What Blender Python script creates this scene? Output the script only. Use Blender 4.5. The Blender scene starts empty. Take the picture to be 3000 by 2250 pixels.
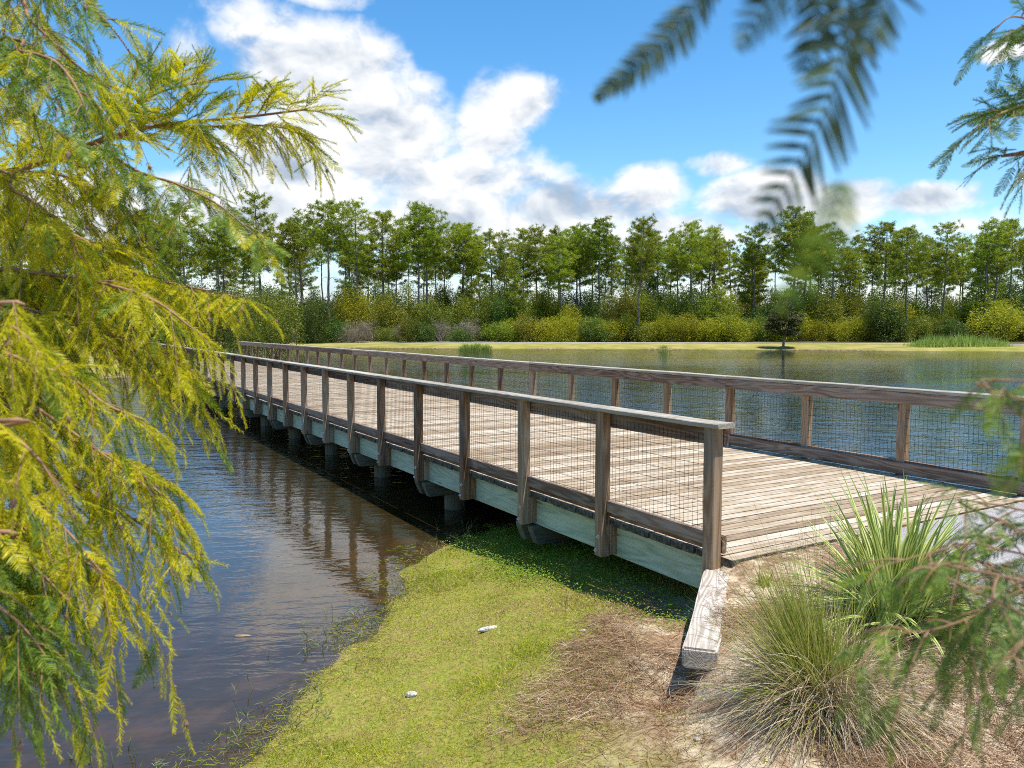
import bpy, bmesh, math, random
import numpy as np
from mathutils import Vector, Matrix

rng = np.random.default_rng(11)
random.seed(11)
scene = bpy.context.scene
COL = scene.collection

# ------------------------------------------------------------------ camera
FPX, PITCH, YAW = 2311.14, 0.0716, 2.6081
CAM = np.array([4.687, -4.676, 1.865])
FW = np.array([math.cos(YAW) * math.cos(PITCH), math.sin(YAW) * math.cos(PITCH), -math.sin(PITCH)])
RT = np.array([math.sin(YAW), -math.cos(YAW), 0.0])
UP = np.cross(RT, FW)
cd = bpy.data.cameras.new("camera")
cam = bpy.data.objects.new("camera", cd)
COL.objects.link(cam)
cam.matrix_world = Matrix(((RT[0], UP[0], -FW[0], CAM[0]), (RT[1], UP[1], -FW[1], CAM[1]), (RT[2], UP[2], -FW[2], CAM[2]), (0, 0, 0, 1)))
cd.sensor_width = 36.0
cd.lens = FPX / 3000.0 * 36.0
cd.clip_start = 0.02
cd.clip_end = 6000.0
cd.dof.use_dof = True
cd.dof.focus_distance = 9.0
cd.dof.aperture_fstop = 7.0
scene.camera = cam

# ------------------------------------------------------------------ sky, clouds, sun, exposure
SUN_VEC = np.array([0.27, 0.155, 1.0])
SUN_VEC = SUN_VEC / np.linalg.norm(SUN_VEC)
SUN_EL = math.asin(SUN_VEC[2])
SUN_STRENGTH, SKY_STRENGTH, CLOUD_STRENGTH = 4.8, 0.140, 0.68
EXPOSURE = 0.58
world = bpy.data.worlds.new("World")
scene.world = world
world.use_nodes = True


class NT:
    """small helper to write node trees"""

    def __init__(self, tree):
        self.t = tree
        tree.nodes.clear()

    def n(self, kind, **kw):
        nd = self.t.nodes.new(kind)
        for k, v in kw.items():
            setattr(nd, k, v)
        return nd

    def put(self, sock, v):
        if hasattr(v, "is_output"):
            self.t.links.new(v, sock)
        elif v is not None:
            if hasattr(sock.default_value, "__len__"):
                v = list(v) if hasattr(v, "__len__") else [v] * len(sock.default_value)
                if len(sock.default_value) == 4 and len(v) == 3:
                    v.append(1.0)
            sock.default_value = v

    def math(self, op, a, b=None, c=None, clamp=False):
        nd = self.n("ShaderNodeMath", operation=op, use_clamp=clamp)
        for s, v in zip(nd.inputs, (a, b, c)):
            self.put(s, v)
        return nd.outputs[0]

    def vec(self, op, a, b=None):
        nd = self.n("ShaderNodeVectorMath", operation=op)
        self.put(nd.inputs[0], a)
        if b is not None:
            self.put(nd.inputs[1], b)
        return nd.outputs["Value"] if op in ("DOT_PRODUCT", "LENGTH") else nd.outputs[0]

    def mix(self, f, a, b, blend="MIX"):
        nd = self.n("ShaderNodeMix", data_type="RGBA", blend_type=blend)
        self.put(nd.inputs[0], f)
        self.put(nd.inputs[6], a)
        self.put(nd.inputs[7], b)
        return nd.outputs[2]

    def noise(self, vec, scale, detail=3.0, rough=0.5, dist=0.0, out="Fac"):
        nd = self.n("ShaderNodeTexNoise")
        self.put(nd.inputs["Vector"], vec)
        self.put(nd.inputs["Scale"], scale)
        nd.inputs["Detail"].default_value = detail
        nd.inputs["Roughness"].default_value = rough
        nd.inputs["Distortion"].default_value = dist
        return nd.outputs[0] if out == "Fac" else nd.outputs[1]

    def smooth(self, v, a, b, lo=0.0, hi=1.0):
        nd = self.n("ShaderNodeMapRange", interpolation_type="SMOOTHSTEP")
        self.put(nd.inputs[0], v)
        for i, x in zip((1, 2, 3, 4), (a, b, lo, hi)):
            self.put(nd.inputs[i], x)
        return nd.outputs[0]

    def ramp(self, f, stops):
        nd = self.n("ShaderNodeValToRGB")
        el = nd.color_ramp.elements
        while len(el) < len(stops):
            el.new(0.5)
        for e, (p, c) in zip(el, stops):
            e.position = p
            e.color = (*c, 1.0)
        self.put(nd.inputs[0], f)
        return nd.outputs[0]

    def bump(self, h, strength, distance, normal=None):
        nd = self.n("ShaderNodeBump")
        self.put(nd.inputs["Height"], h)
        self.put(nd.inputs["Strength"], strength)
        nd.inputs["Distance"].default_value = distance
        if normal is not None:
            self.put(nd.inputs["Normal"], normal)
        return nd.outputs[0]


def build_world():
    w = NT(world.node_tree)
    out = w.n("ShaderNodeOutputWorld")
    sky = w.n("ShaderNodeTexSky", sky_type="NISHITA", sun_disc=False)
    sky.sun_elevation = SUN_EL
    sky.sun_rotation = math.atan2(SUN_VEC[0], SUN_VEC[1])
    sky.air_density, sky.dust_density, sky.ozone_density = 1.0, 0.1, 3.2
    hs = w.n("ShaderNodeHueSaturation")
    hs.inputs["Saturation"].default_value = 1.28
    hs.inputs["Hue"].default_value = 0.495
    w.put(hs.inputs["Color"], sky.outputs[0])
    bg = w.n("ShaderNodeBackground")
    w.put(bg.inputs[0], hs.outputs[0])
    bg.inputs[1].default_value = SKY_STRENGTH
    # direction -> (azimuth, elevation) in degrees about the pond's long axis
    tc = w.n("ShaderNodeTexCoord")
    d = tc.outputs["Generated"]
    sep = w.n("ShaderNodeSeparateXYZ")
    w.put(sep.inputs[0], d)
    ch, sh = math.cos(YAW), math.sin(YAW)
    fx = w.math("ADD", w.math("MULTIPLY", sep.outputs[0], ch), w.math("MULTIPLY", sep.outputs[1], sh))
    rx = w.math("ADD", w.math("MULTIPLY", sep.outputs[0], sh), w.math("MULTIPLY", sep.outputs[1], -ch))
    az = w.math("MULTIPLY", w.math("ARCTAN2", rx, fx), 180 / math.pi)
    el = w.math("MULTIPLY", w.math("ARCSINE", sep.outputs[2]), 180 / math.pi)
    cx = w.n("ShaderNodeCombineXYZ")
    w.put(cx.inputs[0], az)
    w.put(cx.inputs[1], el)
    ae = cx.outputs[0]
    blobs = [(-18.2, 19.66, 2.68, 2.36, 0.7), (-15.71, 17.33, 3.91, 3.58, 0.9), (-11.97, 15.59, 5.9, 4.9, 1.15), (-8.61, 12.99, 6.8, 4.9, 1.2), (-0.25, 15.69, 3.97, 2.48, 0.95), (-1.98, 13.59, 3.47, 2.97, 1), (-13.39, 11.17, 7.5, 4.6, 1.25), (-4.95, 9.76, 9.5, 3.7, 1.15), (-16.85, 8.0, 10.5, 3.4, 1.2), (3.71, 8.3, 8.6, 2.5, 1.1), (-4, 7.2, 14, 2.6, 1.15), (9.82, 9.77, 3.13, 1.95, 1), (14.32, 11.12, 2.56, 0.91, 0.7), (17.53, 8.66, 5.0, 2.3, 1.2), (22.98, 8.14, 3.6, 1.9, 1.2), (27.44, 8.07, 4.2, 1.25, 1.1), (31.21, 16.18, 1.45, 0.68, 0.85), (-22.13, 17.97, 1.91, 1.84, 0.5), (-12.68, 21.52, 3.07, 0.73, 0.5), (9.82, 6.54, 26.48, 1.6, 0.75), (-26.46, 7.04, 8.35, 2.89, 0.9), (29.55, 6.38, 1.13, 0.54, 0.8),
             (-60, 12, 9, 5, 1), (-72, 16, 8, 4, 1), (-95, 10, 12, 4, 1), (62, 11, 10, 3.5, 1), (85, 18, 9, 5, 1), (110, 9, 14, 4, 1), (150, 14, 12, 6, 1), (-140, 20, 10, 6, 1), (-160, 9, 14, 4, 1), (50, 40, 9, 6, 0.8), (-70, 45, 10, 7, 0.8)]
    best = None
    for (a, e, ra, re, wt) in blobs:
        v = w.vec("MULTIPLY", w.vec("SUBTRACT", ae, (a, e, 0)), (1 / ra, 1 / re, 0))
        val = w.math("MULTIPLY_ADD", w.vec("DOT_PRODUCT", v, v), -wt, wt)
        best = val if best is None else w.math("MAXIMUM", best, val)
    best = w.math("MAXIMUM", best, -1.5)
    ds = w.vec("MULTIPLY", d, (1, 1, 1.45))
    warp = w.noise(ds, 7.0, 3.0, 0.5, 0.0, out="Color")
    dw = w.vec("ADD", ds, w.vec("MULTIPLY", w.vec("SUBTRACT", warp, (0.5, 0.5, 0.5)), (0.07, 0.07, 0.07)))
    n1 = w.noise(dw, 13.0, 9.0, 0.56)
    sunoff = (-0.012, 0.002, 0.028)
    n2 = w.noise(w.vec("ADD", dw, sunoff), 13.0, 5.0, 0.5)
    dens = w.math("ADD", best, w.math("MULTIPLY", w.math("SUBTRACT", n1, 0.5), 2.5))
    alpha = w.smooth(dens, -0.12, 0.85)
    lowhaze = w.smooth(el, 7.5, 0.5, 0.0, 0.8)
    alpha = w.math("MAXIMUM", alpha, lowhaze)
    lit = w.math("ADD", 0.70, w.math("MULTIPLY", w.math("SUBTRACT", n1, n2), 2.8))
    thick = w.smooth(dens, 0.55, 1.7, 0.22, -0.16)
    lowgrey = w.smooth(el, 6.0, 15.0, -0.06, 0.08)
    lit = w.math("ADD", w.math("ADD", lit, thick), lowgrey, clamp=True)
    ccol = w.ramp(lit, [(0.0, (0.36, 0.45, 0.58)), (0.35, (0.50, 0.58, 0.70)), (0.7, (0.82, 0.86, 0.91)), (1.0, (1.08, 1.08, 1.08))])
    bgc = w.n("ShaderNodeBackground")
    w.put(bgc.inputs[0], ccol)
    bgc.inputs[1].default_value = CLOUD_STRENGTH
    mx = w.n("ShaderNodeMixShader")
    w.put(mx.inputs[0], w.math("MULTIPLY", alpha, 0.97))
    w.put(mx.inputs[1], bg.outputs[0])
    w.put(mx.inputs[2], bgc.outputs[0])
    w.put(out.inputs[0], mx.outputs[0])


build_world()
sl = bpy.data.lights.new("sun", "SUN")
sl.energy = SUN_STRENGTH
sl.angle = math.radians(0.55)
sl.color = (1.0, 0.95, 0.86)
so = bpy.data.objects.new("sun", sl)
COL.objects.link(so)
so.rotation_euler = Vector(SUN_VEC).to_track_quat("Z", "Y").to_euler()
so.location = (0, 0, 60)
scene.view_settings.view_transform = "Standard"
scene.view_settings.look = "None"
scene.view_settings.gamma = 1.0
scene.view_settings.exposure = EXPOSURE
scene.view_settings.use_curve_mapping = False
scene.render.engine = "CYCLES"
scene.cycles.use_denoising = False
scene.cycles.filter_width = 1.0
scene.cycles.max_bounces = 8
scene.cycles.transparent_max_bounces = 12
scene.cycles.caustics_reflective = False
scene.cycles.caustics_refractive = False


# ------------------------------------------------------------------ object helpers
def tag(o, label=None, cat=None, group=None, kind=None):
    for k, v in (("label", label), ("category", cat), ("group", group), ("kind", kind)):
        if v:
            o[k] = v
    return o


def empty(name, loc, label=None, cat=None, group=None, rz=0.0, s=1.0):
    o = bpy.data.objects.new(name, None)
    o.empty_display_size = 0.2
    o.location = loc
    o.rotation_euler = (0, 0, rz)
    o.scale = (s, s, s)
    COL.objects.link(o)
    return tag(o, label, cat, group)


def obj(name, me, mat=None, parent=None, loc=None, rot=None, mw=None):
    if mat is not None and not me.materials:
        for m in mat if isinstance(mat, (list, tuple)) else [mat]:
            me.materials.append(m)
    o = bpy.data.objects.new(name, me)
    COL.objects.link(o)
    if parent is not None:
        o.parent = parent
    if mw is not None:
        o.matrix_basis = mw
    else:
        if loc is not None:
            o.location = loc
        if rot is not None:
            o.rotation_euler = rot
    return o


def mk(name, V, F, smooth=False, mi=None):
    """mesh from arrays of one face size"""
    V = np.ascontiguousarray(V, dtype=np.float32)
    F = np.ascontiguousarray(F, dtype=np.int32)
    me = bpy.data.meshes.new(name)
    me.vertices.add(len(V))
    me.vertices.foreach_set("co", V.ravel())
    me.loops.add(F.size)
    me.loops.foreach_set("vertex_index", F.ravel())
    me.polygons.add(len(F))
    me.polygons.foreach_set("loop_start", np.arange(0, F.size, F.shape[1], dtype=np.int32))
    if mi is not None:
        me.polygons.foreach_set("material_index", np.ascontiguousarray(mi, dtype=np.int32))
    me.polygons.foreach_set("use_smooth", np.full(len(F), bool(smooth)))
    me.update(calc_edges=True)
    return me


def join(parts):
    Vs, Fs, k = [], [], 0
    for V, F in parts:
        Vs.append(V)
        Fs.append(F + k)
        k += len(V)
    return np.concatenate(Vs), np.concatenate(Fs)


def unit(a):
    a = np.asarray(a, float)
    return a / np.maximum(np.linalg.norm(a, axis=-1, keepdims=True), 1e-9)


def ribbons(P, D, S, L, W, droop=0.0, nseg=3, tip=0.08, belly=0.35):
    """n blades as tapered strips of quads: base P, direction D, side S, length L, width W, sag droop"""
    n = len(P)
    L, W, droop = (np.broadcast_to(np.asarray(x, float), (n,)) for x in (L, W, droop))
    t = np.linspace(0, 1, nseg + 1)
    w = np.where(t < belly, 0.55 + 0.45 * t / belly, tip + (1 - tip) * (1 - (t - belly) / (1 - belly)) ** 0.8)
    c = P[:, None, :] + D[:, None, :] * (L[:, None] * t)[:, :, None]
    c = c + np.array([0, 0, -1.0]) * ((droop * L)[:, None] * t ** 2)[:, :, None]
    off = S[:, None, :] * (W[:, None] * w / 2)[:, :, None]
    V = np.stack([c - off, c + off], axis=2).reshape(-1, 3)
    b = (np.arange(n) * 2 * (nseg + 1))[:, None] + (np.arange(nseg) * 2)[None, :]
    F = np.stack([b, b + 1, b + 3, b + 2], axis=2).reshape(-1, 4)
    return V, F


def tube(pts, rad, sides=6, cap=True):
    """tapered tube along a polyline (quads)"""
    pts = np.asarray(pts, float)
    rad = np.broadcast_to(np.asarray(rad, float), (len(pts),))
    T = unit(np.gradient(pts, axis=0))
    ref = np.array([0.0, 0.0, 1.0]) if abs(T[0][2]) < 0.9 else np.array([1.0, 0.0, 0.0])
    A = unit(np.cross(T, ref))
    B = np.cross(T, A)
    ang = np.arange(sides) * 2 * math.pi / sides
    V = (pts[:, None, :] + rad[:, None, None] * (np.cos(ang)[None, :, None] * A[:, None, :] + np.sin(ang)[None, :, None] * B[:, None, :])).reshape(-1, 3)
    i = np.arange(len(pts) - 1)[:, None] * sides
    j = np.arange(sides)[None, :]
    j2 = (j + 1) % sides
    F = np.stack([i + j, i + j2, i + sides + j2, i + sides + j], axis=2).reshape(-1, 4)
    return V, F


def spline(pts, n):
    """smooth curve through points (Catmull-Rom), n samples"""
    P = np.asarray(pts, float)
    P = np.vstack([2 * P[0] - P[1], P, 2 * P[-1] - P[-2]])
    m = len(P) - 3
    u = np.linspace(0, m - 1e-6, n)
    k = u.astype(int)
    t = (u - k)[:, None]
    p0, p1, p2, p3 = P[k], P[k + 1], P[k + 2], P[k + 3]
    return 0.5 * (2 * p1 + (p2 - p0) * t + (2 * p0 - 5 * p1 + 4 * p2 - p3) * t ** 2 + (3 * p1 - p0 - 3 * p2 + p3) * t ** 3)


def board(name, L, w, t, bev=0.006, wob=0.0, ends=None, edges=None):
    """a sawn board: long axis X, width Y, thickness Z, eased edges; ends = material index of the end grain"""
    b = min(bev, w * 0.3, t * 0.3)
    hy, hz = w / 2, t / 2
    prof = [(-hy + b, -hz), (hy - b, -hz), (hy, -hz + b), (hy, hz - b), (hy - b, hz), (-hy + b, hz), (-hy, hz - b), (-hy, -hz + b)]
    me = bpy.data.meshes.new(name)
    nx = 2 if wob == 0 else 6
    V = []
    for k in range(nx):
        x = -L / 2 + L * k / (nx - 1)
        dz, dy = (random.uniform(-wob, wob), random.uniform(-wob, wob)) if wob else (0, 0)
        V += [(x, y + dy, z + dz) for y, z in prof]
    F = []
    for k in range(nx - 1):
        for j in range(8):
            a = k * 8
            F.append((a + j, a + (j + 1) % 8, a + 8 + (j + 1) % 8, a + 8 + j))
    F.append(tuple(reversed(range(8))))
    F.append(tuple(range((nx - 1) * 8, nx * 8)))
    me.from_pydata(V, [], [tuple(reversed(f)) for f in F])
    me.polygons.foreach_set("use_smooth", np.zeros(len(F), dtype=bool))
    if ends is not None:
        me.polygons[len(F) - 1].material_index = ends
        me.polygons[len(F) - 2].material_index = ends
    if edges is not None:
        for k in range(nx - 1):
            for j in (1, 2, 3, 5, 6, 7):
                me.polygons[k * 8 + j].material_index = edges
    me.update()
    return me


def at(x, y, d):
    """the point at depth d on the sight line through a pixel of the 3000 x 2250 photograph"""
    return CAM + (FW + (x - 1500) / FPX * RT - (y - 1125) / FPX * UP) * d


def depth_of(P):
    return (np.asarray(P) - CAM) @ FW


# ------------------------------------------------------------------ materials
def material(name):
    m = bpy.data.materials.new(name)
    m.use_nodes = True
    t = NT(m.node_tree)
    out = t.n("ShaderNodeOutputMaterial")
    return m, t, out


def wood(name, dark, mid, light, grain=1.0, spread=0.28, rough=0.8, stain=None, stain_amt=0.5, knots=True, bump=0.35, ring=11.0):
    m, t, out = material(name)
    tc = t.n("ShaderNodeTexCoord")
    oi = t.n("ShaderNodeObjectInfo")
    rnd = oi.outputs["Random"]
    off = t.n("ShaderNodeCombineXYZ")
    t.put(off.inputs[0], t.math("MULTIPLY", rnd, 61.0))
    t.put(off.inputs[1], t.math("MULTIPLY", rnd, 17.3))
    t.put(off.inputs[2], t.math("MULTIPLY", rnd, 29.1))
    p = t.vec("ADD", tc.outputs["Object"], off.outputs[0])
    # growth rings: a slow field along the board, cut into bands
    slow = t.noise(t.vec("MULTIPLY", p, (0.55, 5.5, 5.5)), 1.0, 2.0, 0.45)
    rings = t.math("SINE", t.math("MULTIPLY", slow, ring * 6.28))
    rings = t.math("MULTIPLY_ADD", rings, 0.5, 0.5)
    fine = t.noise(t.vec("MULTIPLY", p, (2.2, 90.0, 90.0)), 1.0, 3.0, 0.6)
    wide = t.noise(t.vec("MULTIPLY", p, (1.1, 9.0, 9.0)), 1.0, 3.0, 0.55)
    f = t.math("ADD", t.math("MULTIPLY", rings, 0.30 * grain), t.math("MULTIPLY", fine, 0.45))
    f = t.math("ADD", f, t.math("MULTIPLY", t.math("SUBTRACT", wide, 0.5), 0.6))
    f = t.math("ADD", f, t.math("MULTIPLY", t.math("SUBTRACT", rnd, 0.5), spread * 2))
    f = t.math("ADD", f, 0.22, clamp=True)
    col = t.ramp(f, [(0.0, dark), (0.28, tuple(0.6 * a + 0.4 * b for a, b in zip(dark, mid))), (0.55, mid), (1.0, light)])
    crack = t.smooth(fine, 0.34, 0.22)
    col = t.mix(t.math("MULTIPLY", crack, 0.6), col, tuple(c * 0.35 for c in dark))
    if knots:
        vo = t.n("ShaderNodeTexVoronoi", feature="F1")
        t.put(vo.inputs["Vector"], t.vec("MULTIPLY", p, (1.3, 7.0, 7.0)))
        vo.inputs["Scale"].default_value = 1.0
        kn = t.smooth(vo.outputs["Distance"], 0.16, 0.05)
        col = t.mix(t.math("MULTIPLY", kn, 0.75), col, tuple(c * 0.55 for c in dark))
    if stain is not None:
        sn = t.noise(t.vec("MULTIPLY", p, (1.6, 4.0, 4.0)), 1.0, 4.0, 0.6)
        col = t.mix(t.math("MULTIPLY", t.smooth(sn, 0.48, 0.68), stain_amt), col, stain)
    bs = t.n("ShaderNodeBsdfPrincipled")
    t.put(bs.inputs["Base Color"], col)
    bs.inputs["Roughness"].default_value = rough
    bs.inputs["Specular IOR Level"].default_value = 0.25
    hgt = t.math("ADD", fine, t.math("MULTIPLY", rings, 0.25))
    t.put(bs.inputs["Normal"], t.bump(hgt, bump, 0.006))
    t.put(out.inputs[0], bs.outputs[0])
    return m


def leafmat(name, c1, c2, c3=None, trans=0.35, rough=0.5, hue_spread=0.0, noise_scale=0.0, tcol=None, spec=0.3):
    """foliage: colour varies leaf by leaf and plant by plant; part of the light passes through"""
    m, t, out = material(name)
    geo = t.n("ShaderNodeNewGeometry")
    r = geo.outputs["Random Per Island"]
    col = t.ramp(r, [(0.0, c1), (0.6, c2), (1.0, c3 or c2)])
    if noise_scale:
        tc = t.n("ShaderNodeTexCoord")
        nz = t.noise(tc.outputs["Object"], noise_scale, 3.0, 0.6)
        col = t.mix(t.smooth(nz, 0.35, 0.65), col, t.mix(0.5, col, c1))
    if hue_spread:
        oi = t.n("ShaderNodeObjectInfo")
        hs = t.n("ShaderNodeHueSaturation")
        t.put(hs.inputs["Hue"], t.math("MULTIPLY_ADD", oi.outputs["Random"], hue_spread, 0.5 - hue_spread / 2))
        t.put(hs.inputs["Value"], t.math("MULTIPLY_ADD", t.math("FRACT", t.math("MULTIPLY", oi.outputs["Random"], 7.3)), 0.55, 0.72))
        t.put(hs.inputs["Color"], col)
        col = hs.outputs[0]
    bs = t.n("ShaderNodeBsdfPrincipled")
    t.put(bs.inputs["Base Color"], col)
    bs.inputs["Roughness"].default_value = rough
    bs.inputs["Specular IOR Level"].default_value = spec
    tr = t.n("ShaderNodeBsdfTranslucent")
    t.put(tr.inputs[0], t.mix(0.6, col, tcol) if tcol else col)
    mx = t.n("ShaderNodeMixShader")
    mx.inputs[0].default_value = trans
    t.put(mx.inputs[1], bs.outputs[0])
    t.put(mx.inputs[2], tr.outputs[0])
    t.put(out.inputs[0], mx.outputs[0])
    return m


def plain(name, c1, c2, scale=8.0, rough=0.8, bump=0.3, dist=0.01, metal=0.0, detail=5.0):
    m, t, out = material(name)
    tc = t.n("ShaderNodeTexCoord")
    nz = t.noise(tc.outputs["Object"], scale, detail, 0.6)
    bs = t.n("ShaderNodeBsdfPrincipled")
    t.put(bs.inputs["Base Color"], t.mix(t.smooth(nz, 0.3, 0.7), c1, c2))
    bs.inputs["Roughness"].default_value = rough
    bs.inputs["Metallic"].default_value = metal
    t.put(bs.inputs["Normal"], t.bump(nz, bump, dist))
    t.put(out.inputs[0], bs.outputs[0])
    return m


M = {}
M["deck"] = wood("deck_wood", (0.15, 0.09, 0.045), (0.36, 0.275, 0.185), (0.55, 0.48, 0.38), spread=0.34, stain=(0.30, 0.20, 0.10), stain_amt=0.45)
M["deck_end"] = plain("mildewed_end_grain", (0.012, 0.011, 0.009), (0.13, 0.12, 0.08), 18.0, 0.9, 0.5)
M["post"] = wood("post_wood", (0.085, 0.042, 0.020), (0.27, 0.165, 0.092), (0.42, 0.31, 0.21), spread=0.25, stain=(0.17, 0.16, 0.14), stain_amt=0.5)
M["rail"] = wood("rail_wood", (0.055, 0.028, 0.017), (0.19, 0.12, 0.08), (0.34, 0.255, 0.195), spread=0.22, grain=1.3, stain=(0.16, 0.15, 0.14), stain_amt=0.4)
M["cap"] = wood("cap_wood", (0.14, 0.11, 0.085), (0.33, 0.29, 0.235), (0.50, 0.45, 0.37), spread=0.2, stain=(0.25, 0.24, 0.17), stain_amt=0.4)
M["fascia"] = wood("treated_beam_wood", (0.13, 0.19, 0.12), (0.37, 0.45, 0.31), (0.52, 0.59, 0.43), spread=0.1, grain=1.2, stain=(0.38, 0.36, 0.20), stain_amt=0.35)
M["pile"] = wood("pile_wood", (0.05, 0.048, 0.03), (0.125, 0.12, 0.08), (0.20, 0.19, 0.13), spread=0.1)
M["timber"] = wood("timber_wood", (0.16, 0.125, 0.10), (0.44, 0.385, 0.33), (0.60, 0.55, 0.50), spread=0.05, grain=1.5, ring=15, stain=(0.30, 0.25, 0.19), stain_amt=0.4, bump=0.8)
M["wire"] = plain("dark_wire", (0.018, 0.016, 0.014), (0.05, 0.035, 0.025), 60.0, 0.6, 0.0)
M["bolt"] = plain("galvanised_steel", (0.42, 0.46, 0.50), (0.60, 0.64, 0.68), 80.0, 0.4, 0.1, 0.002, metal=0.7)
M["bark"] = plain("pine_bark", (0.10, 0.08, 0.065), (0.26, 0.215, 0.185), 3.0, 0.9, 0.6, 0.05)
M["twig"] = plain("cypress_twig", (0.20, 0.10, 0.05), (0.33, 0.18, 0.095), 40.0, 0.7, 0.3, 0.002)
M["cone"] = plain("cypress_bud", (0.16, 0.075, 0.06), (0.26, 0.15, 0.12), 90.0, 0.6, 0.6, 0.003)
M["pine"] = leafmat("pine_needles", (0.11, 0.17, 0.011), (0.26, 0.33, 0.016), (0.46, 0.46, 0.03), trans=0.45, hue_spread=0.03)
M["shrub"] = leafmat("shrub_leaves", (0.10, 0.14, 0.014), (0.22, 0.26, 0.02), (0.35, 0.34, 0.035), trans=0.38, hue_spread=0.06)
M["shrub_dark"] = leafmat("dark_shrub_leaves", (0.04, 0.08, 0.012), (0.09, 0.155, 0.02), (0.16, 0.21, 0.03), trans=0.3, hue_spread=0.04)
M["shrub_bright"] = leafmat("bright_shrub_leaves", (0.19, 0.22, 0.012), (0.33, 0.345, 0.014), (0.47, 0.43, 0.022), trans=0.4, hue_spread=0.03)
M["shrub_dry"] = leafmat("bare_brush", (0.17, 0.13, 0.10), (0.26, 0.21, 0.165), (0.33, 0.28, 0.22), trans=0.1, hue_spread=0.02)
M["cypress"] = leafmat("cypress_leaves", (0.27, 0.31, 0.010), (0.54, 0.50, 0.010), (0.72, 0.60, 0.02), trans=0.50, rough=0.45, tcol=(0.80, 0.74, 0.012))
M["cypress_green"] = leafmat("cypress_leaves_green", (0.085, 0.165, 0.016), (0.17, 0.26, 0.018), (0.28, 0.33, 0.025), trans=0.45, rough=0.45)
M["cypress_mid"] = leafmat("cypress_leaves_mid", (0.055, 0.11, 0.018), (0.105, 0.18, 0.02), (0.17, 0.24, 0.025), trans=0.4, rough=0.45)
M["cypress_shade"] = leafmat("cypress_leaves_shaded", (0.035, 0.062, 0.030), (0.055, 0.09, 0.036), (0.08, 0.12, 0.04), trans=0.2, rough=0.5)  # shade on the backlit overhanging bough, put into the leaf colour
M["grass"] = leafmat("bank_grass", (0.20, 0.27, 0.010), (0.42, 0.43, 0.012), (0.64, 0.58, 0.05), trans=0.40, noise_scale=1.7)
M["grass_dead"] = leafmat("dead_grass", (0.30, 0.20, 0.07), (0.45, 0.34, 0.14), (0.58, 0.48, 0.24), trans=0.25)
M["sprout"] = leafmat("water_grass", (0.11, 0.17, 0.045), (0.20, 0.26, 0.08), (0.32, 0.34, 0.14), trans=0.3)
M["creeper"] = leafmat("creeper_leaves", (0.10, 0.19, 0.015), (0.19, 0.30, 0.02), (0.3, 0.36, 0.03), trans=0.3)
M["straw"] = leafmat("pine_straw", (0.17, 0.085, 0.035), (0.36, 0.22, 0.12), (0.60, 0.46, 0.32), trans=0.1, noise_scale=2.3)
M["wire_grass"] = leafmat("clump_green", (0.18, 0.24, 0.03), (0.38, 0.42, 0.055), (0.58, 0.53, 0.18), trans=0.32)
M["wire_dry"] = leafmat("clump_dry", (0.30, 0.21, 0.12), (0.50, 0.39, 0.24), (0.66, 0.57, 0.40), trans=0.2)
M["reed"] = leafmat("reed_leaves", (0.20, 0.32, 0.05), (0.36, 0.48, 0.08), (0.50, 0.52, 0.20), trans=0.4)
M["cattail"] = plain("cattail_brown", (0.16, 0.10, 0.055), (0.34, 0.25, 0.15), 30.0)
M["stone"] = plain("white_stone", (0.30, 0.27, 0.21), (0.66, 0.63, 0.58), 40.0, 0.9, 0.9, 0.03)


def yucca_material():
    m, t, out = material("variegated_leaf")
    tc = t.n("ShaderNodeTexCoord")
    sp = t.n("ShaderNodeSeparateXYZ")
    t.put(sp.inputs[0], tc.outputs["Object"])
    oi = t.n("ShaderNodeObjectInfo")
    ay = t.math("ABSOLUTE", sp.outputs[1])
    nz = t.noise(t.vec("MULTIPLY", tc.outputs["Object"], (4, 160, 4)), 1.0, 2.0)
    e = t.math("ADD", ay, t.math("MULTIPLY", t.math("SUBTRACT", nz, 0.5), 0.008))
    rim = t.smooth(e, 0.0022, 0.0060)
    green = t.mix(oi.outputs["Random"], (0.10, 0.19, 0.03), (0.20, 0.28, 0.045))
    col = t.mix(rim, green, (0.60, 0.62, 0.20))
    bs = t.n("ShaderNodeBsdfPrincipled")
    t.put(bs.inputs["Base Color"], col)
    bs.inputs["Roughness"].default_value = 0.4
    tr = t.n("ShaderNodeBsdfTranslucent")
    t.put(tr.inputs[0], col)
    mx = t.n("ShaderNodeMixShader")
    mx.inputs[0].default_value = 0.25
    t.put(mx.inputs[1], bs.outputs[0])
    t.put(mx.inputs[2], tr.outputs[0])
    t.put(out.inputs[0], mx.outputs[0])
    return m


M["yucca"] = yucca_material()


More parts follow.
